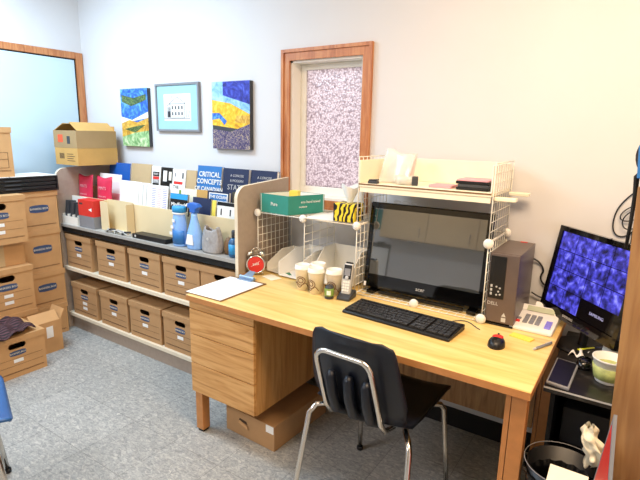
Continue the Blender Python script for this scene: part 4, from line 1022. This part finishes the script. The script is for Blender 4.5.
bl('pale_paint', [(0, .52), (.4, .46), (1, .60), (1, .50), (0, .40)], M['creampaper'], 2)
bl('ochre_paint', [(0, .14), (1, .26), (1, .50), (.6, .42), (.3, .46), (0, .40)], po, 3)
bl('green_paint', [(0, 0), (1, 0), (1, .28), (.5, .24), (0, .16)], pg, 4)
bl('dark_green_paint', [(.05, .78), (.4, .70), (.95, .80), (.95, .90), (.5, .84), (.05, .90)], pd, 4)
bl('dark_green_paint', [(.1, .30), (.5, .24), (.9, .38), (.6, .36)], pd, 5)
yl, nv, pv_, lb = brush('yellow_brushwork', '#c88a10', '#f0be22', '#f8dc60'), brush('night_blue_brushwork', '#141a66', '#2b34a8', '#4a60d0'), brush('purple_cobble_brushwork', '#1a1430', '#544a78', '#c8b48a', 60), brush('pale_blue_brushwork', '#5a94d0', '#8cc0ea', '#b4dcf4')
bl = canvas('right canvas with yellow, night blue and speckled purple brushwork beside the window', -.622, -.298, 1.41, 1.828, .03)
bl('blue_paint', [(0, .62), (1, .52), (1, 1), (0, 1)], lb)
bl('night_blue_paint', [(.3, .80), (1, .66), (1, 1), (.3, 1)], nv, 2)
bl('yellow_paint', [(0, .36), (1, .28), (1, .52), (.5, .68), (0, .74)], yl, 3)
bl('purple_paint', [(0, 0), (1, 0), (1, .38), (.5, .26), (0, .30)], pv_, 4)
bl('orange_paint', [(.62, .40), (1, .38), (1, .50), (.66, .50)], po, 5)
bl('blue_frame_paint', [(0, .44), (.2, .46), (.34, .36), (.4, .42), (.2, .54), (0, .54)], pb, 5)
# framed drawing
px0, px1, pz0, pz1, pd_ = -1.205, -.759, 1.515, 1.84, .022
t = thing('framed_drawing', 'framed pen drawing of a house with pale blue mount between the two canvases', 'picture', ((px0 + px1) / 2, PY - .01, pz0))
fw = .014
obj('frame', B().box(px0, px0 + fw, PY - pd_, PY, pz0, pz1).box(px1 - fw, px1, PY - pd_, PY, pz0, pz1).box(px0 + fw, px1 - fw, PY - pd_, PY, pz0, pz0 + fw).box(px0 + fw, px1 - fw, PY - pd_, PY, pz1 - fw, pz1), M['grey'], t)
obj('mount', B().box(px0 + fw, px1 - fw, PY - .014, PY - .004, pz0 + fw, pz1 - fw), mat('pale_blue_mount', '#9fc9d2', .5, vary=.02), t)
obj('drawing_paper', B().box(px0 + .085, px1 - .085, PY - .0150, PY - .0142, pz0 + .072, pz1 - .072), M['white'], t)
b = B(); yy = PY - .0154
def ink(a, c, w_=.0016):
    g = lambda q_: (px0 + .223 + (q_[0] - .223) * 1.12, yy, pz0 + .163 + (q_[1] - .163) * 1.12)
    b.bar(g(a), g(c), w_ * 1.9, .0006, up=(0, 1, 0))
H0 = (.155, .095)
for a, c in (((.16, .10), (.16, .185)), ((.29, .10), (.29, .185)), ((.16, .10), (.29, .10)), ((.15, .185), (.225, .225)), ((.225, .225), (.30, .185)), ((.15, .185), (.30, .185)), ((.13, .10), (.13, .175)), ((.13, .175), (.16, .185)), ((.175, .215), (.175, .238)), ((.10, .095), (.34, .095)), ((.19, .195), (.26, .195)), ((.305, .10), (.305, .15)), ((.32, .10), (.335, .14)), ((.105, .1), (.115, .13))): ink(a, c)
for i in range(4):
    for j in range(2):
        x_, z_ = .175 + .029 * i, .115 + .036 * j
        for k in range(3): ink((x_ + .005 * k, z_), (x_ + .005 * k, z_ + .02), .0022)
for k in range(14): ink((.135 + .0018 * k, .102), (.135 + .0018 * k, .165 if k % 2 else .14), .0007)
obj('pen_drawing', b, M['darkgrey'], t)

# ------------------------------------------------------------------ carton under the desk
t = thing('carton', 'closed brown carton with torn hand hole on the floor under the desk pedestal', 'carton', (.3, -.46, 0), 0)
h = .135; k0 = [(.134, -.678), (.461, -.688), (.475, -.25), (.15, -.24)]
b = B()
b.prism([(x, y, 0) for x, y in k0], (0, 0, h)); obj('carton_body', b, M['kraft'], t, bevel=.002)
e1 = Vector((.327, -.010, 0)).normalized(); n1 = Vector((e1.y, -e1.x, 0)) 
if n1.y > 0: n1 = -n1
c0 = Vector((.134, -.678, 0)); L1 = .327
def fc(a, z_, d=.0008): return c0 + e1 * a * L1 + n1 * d + Vector((0, 0, z_))
obj('hand_hole', B().prism([fc(.28, .085), fc(.46, .078), fc(.44, .092), fc(.30, .098)], n1 * .0008), M['ink'], t)
obj('torn_flap', B().prism([fc(.28, .072, .003), fc(.50, .062, .012), fc(.48, .074, .008), fc(.30, .088, .001)], n1 * .002), M['kraft2'], t)
obj('sticker', B().prism([fc(.84, .092), fc(.99, .092), fc(.99, .132), fc(.84, .132)], n1 * .0008), M['white'], t)

# ------------------------------------------------------------------ chairs
def school_chair(label, plastic, loc, rotz):
    """faces +y locally; origin on the floor under the seat centre"""
    t = thing('school_chair', label, 'chair', loc, rotz); local_frame(t)
    SW, SH = .205, .455
    prof = [(.235, .440), (.225, .455), (.18, .462), (.08, .456), (-.06, .450), (-.15, .455), (-.195, .480), (-.222, .540), (-.245, .62), (-.268, .70), (-.283, .775), (-.288, .808), (-.292, .822)]
    def shell(u, v):
        k = v * (len(prof) - 1); i = min(len(prof) - 2, int(k)); f_ = k - i
        y = prof[i][0] * (1 - f_) + prof[i + 1][0] * f_; z_ = prof[i][1] * (1 - f_) + prof[i + 1][1] * f_
        s = (u - .5) * 2
        wd = SW
        if v > .62: wd = SW * (1 - .24 * (v - .62) / .38)
        if v > .86: wd *= 1 - .20 * ((v - .86) / .14) ** 2.5
        if v < .1: wd *= 1 - .12 * ((.1 - v) / .1) ** 2
        if .42 < v < .62: wd *= 1 - .06 * math.sin(PI * (v - .42) / .2)
        if v > .5: y += .030 * s * s
        else: z_ += .018 * s * s - .01 * (1 - s * s) * (1 if .15 < v < .45 else .4)
        return (s * wd, y, z_)
    obj('seat_shell', B().grid(shell, 20, 36), plastic, t, smooth=True, solid=.011, bevel=0)
    back = lambda z_: -.200 - (z_ - .48) * .30
    rib = None
    for x in (-.075, 0, .075):
        bb = B().tube([(x, back(.66) - .012, .665), (x, back(.64) - .026, .648), (x, back(.56) - .034, .57), (x, back(.50) - .026, .50), (x, -.15, .440)], [.012, .019, .021, .021, .014], 12)
        obj('back_rib', bb, plastic, t, smooth=True)
    # chrome loop behind the back, continuing under the seat
    def yb(z_): return back(z_) - .034
    R_ = .045; xw = .115
    pts = [(-xw - .004, yb(.50) + .006, .500)] + [(-xw, yb(.72), .71)] + [(-xw + R_ - R_ * math.cos(a), yb(.745), .72 + R_ * math.sin(a) * .9) for a in (.4, .8, 1.2, 1.57)]
    pts = pts + [(-p[0], p[1], p[2]) for p in pts[::-1]]
    pts = [(-xw - .004, -.13, .438), (-xw - .004, -.20, .455)] + pts + [(xw + .004, -.20, .455), (xw + .004, -.13, .438)]
    obj('back_loop', B().tube(pts, .0105, 10), M['chrome'], t, smooth=True)
    for s in (-1, 1):
        obj('leg', B().tube([(s * .12, -.02, .430), (s * .165, -.12, .432), (s * .205, -.18, .44), (s * .222, -.205, .41), (s * .236, -.245, .2), (s * .247, -.285, .012)], .0115, 10), M['chrome'], t, smooth=True)
        obj('leg', B().tube([(s * .12, .0, .430), (s * .165, .12, .432), (s * .19, .155, .425), (s * .20, .172, .40), (s * .212, .195, .2), (s * .222, .215, .012)], .0115, 10), M['chrome'], t, smooth=True)
        for yy in (-.2865, .2155):
            obj('foot_cap', B().lathe([(.004, 0), (.015, .001), (.015, .018), (.0125, .0185)], (s * (.2475 if yy < 0 else .222), yy, 0), 14), M['black'], t, smooth=True)
    obj('under_frame', B().tube([(-.12, -.02, .43), (.12, -.02, .43)], .009, 8).tube([(-.12, 0, .43), (.12, 0, .43)], .009, 8), M['chrome'], t)
    return t
school_chair('navy plastic school chair with chrome legs pulled up to the desk', M['navy'], (1.002, -.648, 0), -.04)
school_chair('blue plastic chair just entering at the left edge, on the open floor', M['blueplastic'], (-.285, -1.765, 0), -.33)

# ------------------------------------------------------------------ black side table at the right
SZt = .68
sx0, sx1, sf, sb = 1.585, 2.15, -.598, .0
st = thing('side_table', 'black laminate side table at the right end of the desk', 'table', (1.87, -.3, 0))
tb_ = obj('table_top', B().box(sx0, sx1, sf, sb, SZt - .022, SZt), M['stand'], st, bevel=.002)
obj('worn_edge', B().box(sx0, sx1, sf - .0012, sf - .0001, SZt - .007, SZt - .001), M['silver'], tb_)
obj('side_panel', B().box(sx0 + .004, sx0 + .02, sf + .2, sb - .01, 0, SZt - .0225), M['black'], st)
obj('side_panel', B().box(sx1 - .02, sx1 - .004, sf + .2, sb - .01, 0, SZt - .0225), M['black'], st)
obj('back_panel', B().box(sx0 + .021, sx1 - .021, sb - .024, sb - .01, .0, SZt - .0225), M['black'], st)
obj('lower_shelf', B().box(sx0 + .021, sx1 - .021, sf + .2, sb - .025, .30, .316), M['black'], st)
tag(obj('metal_box', B().box(1.63, 1.80, -.30, -.12, .3165, .47), M['darkgrey'], bevel=.004), 'dark box on the lower shelf of the black side table', 'box')
# security screen
A_, T_ = math.radians(48), math.radians(9)
t = thing('security_monitor', 'tilted black monitor showing a blue grid of camera pictures on the side table', 'monitor', (1.62, -.18, SZt + .0005))
hv = Vector((math.cos(A_), -math.sin(A_), 0)); nn = Vector((-math.sin(A_), -math.cos(A_), 0)); uv = math.cos(T_) * Vector((0, 0, 1)) - math.sin(T_) * nn; ff = hv.cross(uv)
P0 = Vector((1.463, -.030, .773)); MWd, MHt = .46, .38
def mp_(a, c, d=0): return P0 + hv * a + uv * c + ff * d
def slab(b, a0, a1, c0_, c1, d0, d1):
    b.prism([mp_(a0, c0_, d0), mp_(a1, c0_, d0), mp_(a1, c1, d0), mp_(a0, c1, d0)], ff * (d1 - d0)); return b
if ff.dot(nn) < 0: pass
fsg = 1 if ff.dot(nn) > 0 else -1
bz = B(); bw_ = .022
slab(bz, 0, MWd, 0, MHt, -.035 * fsg, -.002 * fsg); slab(bz, 0, bw_, 0, MHt, -.0018 * fsg, .006 * fsg); slab(bz, MWd - bw_, MWd, 0, MHt, -.0018 * fsg, .006 * fsg); slab(bz, bw_, MWd - bw_, MHt - .02, MHt, -.0018 * fsg, .006 * fsg); slab(bz, bw_, MWd - bw_, 0, .042, -.0018 * fsg, .006 * fsg)
bzl = obj('bezel', bz, M['gloss'], t)
sa0, sa1, sc0, sc1 = bw_ + .001, MWd - bw_ - .001, .043, MHt - .021
scn = obj('screen', slab(B(), sa0, sa1, sc0, sc1, -.0016 * fsg, .0005 * fsg), M['gloss'], t)
rows, cols = 4, 4
fw_, fh_ = (sa1 - sa0) / cols, (sc1 - sc0) / rows
for r in range(rows):
    for c_ in range(cols):
        if r == 0 and c_ >= 2: continue
        a0 = sa0 + fw_ * c_ + .0015 ; c0_ = sc0 + fh_ * r + .0015
        b = slab(B(), a0, a0 + fw_ - .003, c0_, c0_ + fh_ - .003, .0007 * fsg, .0012 * fsg)
        obj('camera_picture', b, M['feed'], scn)
text(scn, 'lettering', 'SAMSUNG', .017, mp_(sa0 + fw_ * 3.0, sc0 + fh_ * .5, .0013 * fsg), hv, uv, M['feedtext'])
text(bzl, 'lettering', 'SAMSUNG', .014, mp_(MWd * .42, .021, .0065 * fsg), hv, uv, M['silver'])
b = B(); cpt = mp_(MWd / 2, .02, -.05 * fsg)
b.tube([(cpt.x, cpt.y, SZt + .012), mp_(MWd / 2, .10, -.06 * fsg)], .018, 12).lathe([(.003, 0), (.105, .0005), (.105, .006), (.09, .012), (.003, .013)], (cpt.x, cpt.y, SZt + .0006), 28)
b.tube([mp_(MWd / 2, .10, -.06 * fsg), mp_(MWd / 2, .16, -.034 * fsg)], .02, 10)
obj('monitor_stand', b, M['black'], t, smooth=False)
# small things on the side table
t = thing('tablet', 'black tablet with grey rim lying on the front of the side table', 'tablet', (1.61, -.47, SZt + .0005), 0)
obj('tablet_case', B().prism([(1.588, -.585, SZt + .0005), (1.662, -.596, SZt + .0005), (1.668, -.37, SZt + .0005), (1.590, -.355, SZt + .0005)], (0, 0, .012)), M['grey'], t, bevel=.004)
obj('screen', B().prism([(1.594, -.578, SZt + .0126), (1.656, -.587, SZt + .0126), (1.661, -.378, SZt + .0126), (1.595, -.364, SZt + .0126)], (0, 0, .0006)), M['black'], t)
t = thing('mouse', 'black glossy mouse on the side table beside the tablet', 'mouse', (1.694, -.345, SZt + .0005), -.5); local_frame(t)
obj('mouse_shell', B().grid(egg(.030, .052, .036), 28, 8), M['gloss'], t, smooth=True)
obj('scroll_wheel', B().lathe([(.001, -.003), (.006, -.003), (.006, .003), (.001, .003)], (0, .03, .030), 12, 'x'), M['darkgrey'], t)
t = thing('highlighter', 'yellow highlighter pen with dark cap lying on the side table', 'pen', (1.68, -.195, SZt + .008), .85); local_frame(t)
obj('barrel', B().lathe([(.003, -.05), (.0075, -.048), (.0075, .03), (.003, .03)], (0, 0, 0), 14, 'x'), mat('highlighter_yellow', '#e4e62a', .4), t, smooth=True)
obj('cap', B().lathe([(.003, .0305), (.008, .031), (.0075, .068), (.003, .07)], (0, 0, 0), 14, 'x'), M['navybook'], t, smooth=True)
tag(obj('crumpled_paper', B().grid(lambda u, v: (1.62 + .05 * u + .02 * v, -.285 + .06 * v + .01 * math.sin(6 * u), SZt + .0015 + .014 * abs(math.sin(5 * u + 3 * v))), 12, 8), M['white'], solid=.0012), 'crumpled white scrap behind the black mouse on the side table', 'paper')
def tub(label, x, y, m_, r):
    t = thing('food_tub', label, 'tub', (x, y, SZt + .0005)); z_ = SZt + .0005
    obj('tub_wall', B().lathe([(.003, 0), (r * .72, 0), (r * .74, .004), (r * .97, .082), (r * 1.03, .084), (r * 1.03, .089), (r * .93, .088), (r * .70, .008), (.003, .007)], (x, y, z_), 36), M['whiteplastic'], t, smooth=True)
    obj('printed_band', B().lathe([(r * .742 + .001, .012), (r * .742 + .0052, .014), (r * .90 + .0040, .060), (r * .90, .060)], (x, y, z_), 36), m_, t, smooth=True)
    return t, z_
t, z_ = tub('white food tub with green printed band, front one on the side table', 1.765, -.43, mat('pale_green_print', '#b4bc72', .5, vary=.25, scale=40), .056)
tag(obj('spoon', B().tube([(1.765, -.43, z_ + .014), (1.78, -.43, z_ + .06), (1.80, -.435, z_ + .105)], .003, 8), M['silver'], smooth=True), 'spoon standing in the front white food tub', 'spoon')
tub('white food tub standing behind the green banded tub', 1.775, -.285, M['white'], .045)

# ------------------------------------------------------------------ wooden door leaf at the right edge
t = thing('wooden_screen', 'orange wood panel standing at the right edge of the picture', 'panel', (1.98, -.87, 0))
pa, pb_ = Vector((1.789, -.655, 0)), Vector((2.25, -1.115, 0)); d_ = (pb_ - pa).normalized(); nb = Vector((-d_.y, d_.x, 0)) * .03
obj('panel_board', B().prism([pa + Vector((.022, 0, 0)), pb_ + Vector((.022, 0, 0)), pb_ + Vector((-.024, 0, 1.385)), pa + Vector((-.024, 0, 1.385))], nb), M['panelwood'], t, bevel=.003)
for q_ in (pa + d_ * .1, pb_ - d_ * .12):
    obj('panel_foot', B().bar(q_ - nb * 1.5 + Vector((0, 0, .015)) + nb * -2, q_ + nb * 6 + Vector((0, 0, .015)), .03, .03), M['edge'], t)
# dark bag on top of the panel
t = thing('shoulder_bag', 'black and blue bag hanging over the top of the wood panel', 'bag', (1.86, -.70, 1.386))
c_ = pa + d_ * .10 + nb * .5
def bagp(u, v):
    a = 2 * PI * u; ca, sa = math.cos(a), math.sin(a); q_ = math.sin(PI * (.06 + .88 * v)) ** .45
    p = c_ + d_ * (.155 * math.copysign(abs(ca) ** .7, ca) * q_) + nb.normalized() * (.05 * math.copysign(abs(sa) ** .7, sa) * q_)
    return (p.x, p.y, 1.387 + .17 * v)
obj('bag_body', B().grid(bagp, 32, 12), M['blackmatte'], t, smooth=True)
bp0 = c_ - nb.normalized() * .052
obj('blue_pocket', B().prism([bp0 + d_ * -.10 + Vector((0, 0, 1.41)), bp0 + d_ * .06 + Vector((0, 0, 1.41)), bp0 + d_ * .05 + Vector((0, 0, 1.50)), bp0 + d_ * -.11 + Vector((0, 0, 1.50))], -nb.normalized() * .004), M['bluebook'], t, bevel=.003)
e0 = pa - d_ * .010 + nb * .5 + Vector((-.030, 0, 0))
obj('strap', B().tube([e0 + d_ * .03 + Vector((0, 0, 1.44)), e0 + d_ * -.004 + Vector((0, 0, 1.41)), e0 + Vector((0, 0, 1.36)), e0 + Vector((0, 0, 1.28)), e0 - d_ * .003 + Vector((0, 0, 1.2))], [.009, .008, .006, .005, .005], 8), M['blackmatte'], t, smooth=True)
# cable bundle on the wall
b = B(); yw = WY - .006
def wl(px, pz): return (px, yw, pz)
b.tube(soft([wl(1.86, 1.36), wl(1.80, 1.345), wl(1.745, 1.305), wl(1.70, 1.24), wl(1.690, 1.17), wl(1.705, 1.125), wl(1.74, 1.12), wl(1.77, 1.15), wl(1.81, 1.21)]), .0028, 7)
b.tube([(1.76 + .045 * math.cos(q), yw - .007, 1.225 + .03 * math.sin(q) + .02 * math.cos(q)) for q in [2 * PI * i / 22 for i in range(22)]], .0025, 7, closed=True)
b.tube(soft([wl(1.84, 1.30), wl(1.78, 1.22), wl(1.765, 1.16), wl(1.768, 1.0), wl(1.75, .86), wl(1.72, .72)]), .0028, 7)
b.tube(soft([(1.87, yw - .006, 1.29), (1.80, yw - .006, 1.2), (1.79, yw - .006, 1.14), (1.80, yw - .006, 1.0), (1.80, yw - .006, .86), (1.80, yw - .006, .72)]), .0028, 7)
b.tube(soft([(1.85, yw - .012, 1.27), (1.77, yw - .012, 1.25), (1.72, yw - .012, 1.20), (1.735, yw - .012, 1.15), (1.79, yw - .012, 1.17), (1.83, yw - .012, 1.24)]), .0026, 7)
tag(obj('cable_bundle', b, M['black'], smooth=True), 'thin dark cables looped on the wall above the security monitor', 'cable')

# ------------------------------------------------------------------ waste bin and what is around it
bx, by_, br_, bh = 1.69, -.748, .112, .50
t = thing('waste_bin', 'round black waste bin with a black liner beside the desk leg', 'bin', (bx, by_, 0))
obj('bin_wall', B().lathe([(.003, 0), (br_ * .8, 0), (br_ * .98, bh), (br_ * .94, bh), (br_ * .76, .006), (.003, .006)], (bx, by_, 0), 36), M['black'], t, smooth=True)
def liner(u, v):
    a = 2 * PI * u; rr = br_ * (.86 - .12 * (1 - v)) + .004 * math.sin(17 * a) * (1 - v * .6)
    if v > .85: rr = br_ * 1.03 + .004 * math.sin(17 * a)
    return (bx + rr * math.cos(a), by_ + rr * math.sin(a), bh - .30 + .305 * v + (0 if v <= .999 else -.03))
obj('bin_liner', B().grid(liner, 72, 14), M['bin'], t, smooth=True)
obj('pale_rim', B().tube([(bx + br_ * 1.055 * math.cos(2 * PI * k / 40), by_ + br_ * 1.055 * math.sin(2 * PI * k / 40), bh + .008) for k in range(40)], .0013, 6, closed=True), M['grey'], t, smooth=True)
tag(obj('white_card', B().box(1.655, 1.76, -.90, -.80, bh + .012, bh + .016, rot=rx(.25)), M['creampaper']), 'cream card lying across the waste bin rim', 'card')
def wad(u, v):
    a = 2 * PI * u; rr = .024 * math.sin(PI * (.08 + .84 * v)) ** .5 * (1 + .32 * math.sin(5 * a + 14 * v) + .22 * math.sin(23 * v + 2 * a))
    return (1.752 + .012 * math.sin(5 * v) + rr * math.cos(a), -.70 + rr * math.sin(a), bh + .004 + .135 * v + .008 * math.sin(4 * a))
b = B().grid(wad, 40, 26)
tag(obj('tissue_wad', b, M['creampaper'], smooth=True), 'crumpled cream tissues sticking up from the waste bin', 'tissue')
t = thing('red_sign', 'red sign with grey edge and white print leaning on the wood panel', 'sign', (1.80, -.86, 0), 0)
ev = Vector((math.sin(.17), -math.cos(.17), 0)); cc = Vector((1.8025, -.99, .425)); hd = .42; ne = Vector((ev.y, -ev.x, 0))
def dm(k): return [cc + Vector((0, 0, hd * k)), cc + ev * hd * k * .45, cc - Vector((0, 0, hd * k)), cc - ev * hd * k * .45]
obj('sign_board', B().prism(dm(1), ne * .008), M['grey'], t)
for s_ in (1, -1):
    f0 = (ne * .0082) if s_ > 0 else (ne * -.0012)
    obj('red_face', B().prism([p + f0 for p in dm(.93)], ne * .001), M['red'], t)
    obj('white_print', B().prism([cc + f0 + ne * (.0011 if s_ > 0 else -.0006) + Vector((0, 0, a)) + ev * c__ for a, c__ in ((.10, -.03), (.10, .03), (.2, .01), (.2, -.01))], ne * .0004), M['white'], t)

# ------------------------------------------------------------------ the far side of the room (seen mirrored in the dark screen)
t = thing('wall_cabinet', 'brown wall cupboard on the far side, mirrored in the top of the dark screen', 'cupboard', (.2, YF + .2, 1.16))
obj('cabinet_body', B().box(-1.10, 1.50, YF + .001, YF + .33, 1.16, 1.95), M['greyboard'], t, bevel=.003)
for k in range(4):
    d = obj('door', B().box(-1.097 + .65 * k, -.453 + .65 * k, YF + .3305, YF + .348, 1.163, 1.947), M['tan'], t, bevel=.003)
    obj('handle', B().tube([(-.54 + .65 * k, YF + .355, 1.22), (-.54 + .65 * k, YF + .355, 1.34)], .006, 8), M['chrome'], d)
tag(obj('notice', B().box(-1.42, -1.13, YF + .001, YF + .006, 1.27, 1.56), M['teal']), 'teal notice on the far wall, mirrored at the top left of the dark screen', 'notice')
t = thing('clipboard', 'clipboard hanging on the far wall, mirrored at the left of the dark screen', 'clipboard', (-1.2, YF + .01, .6))
obj('board', B().box(-1.36, -1.06, YF + .001, YF + .007, .58, 1.08), M['darkgrey'], t)
obj('paper_sheet', B().box(-1.34, -1.08, YF + .0072, YF + .009, .60, 1.02), M['white'], t)
obj('metal_clip', B().box(-1.27, -1.15, YF + .0072, YF + .02, 1.03, 1.10), M['black'], t, bevel=.004)
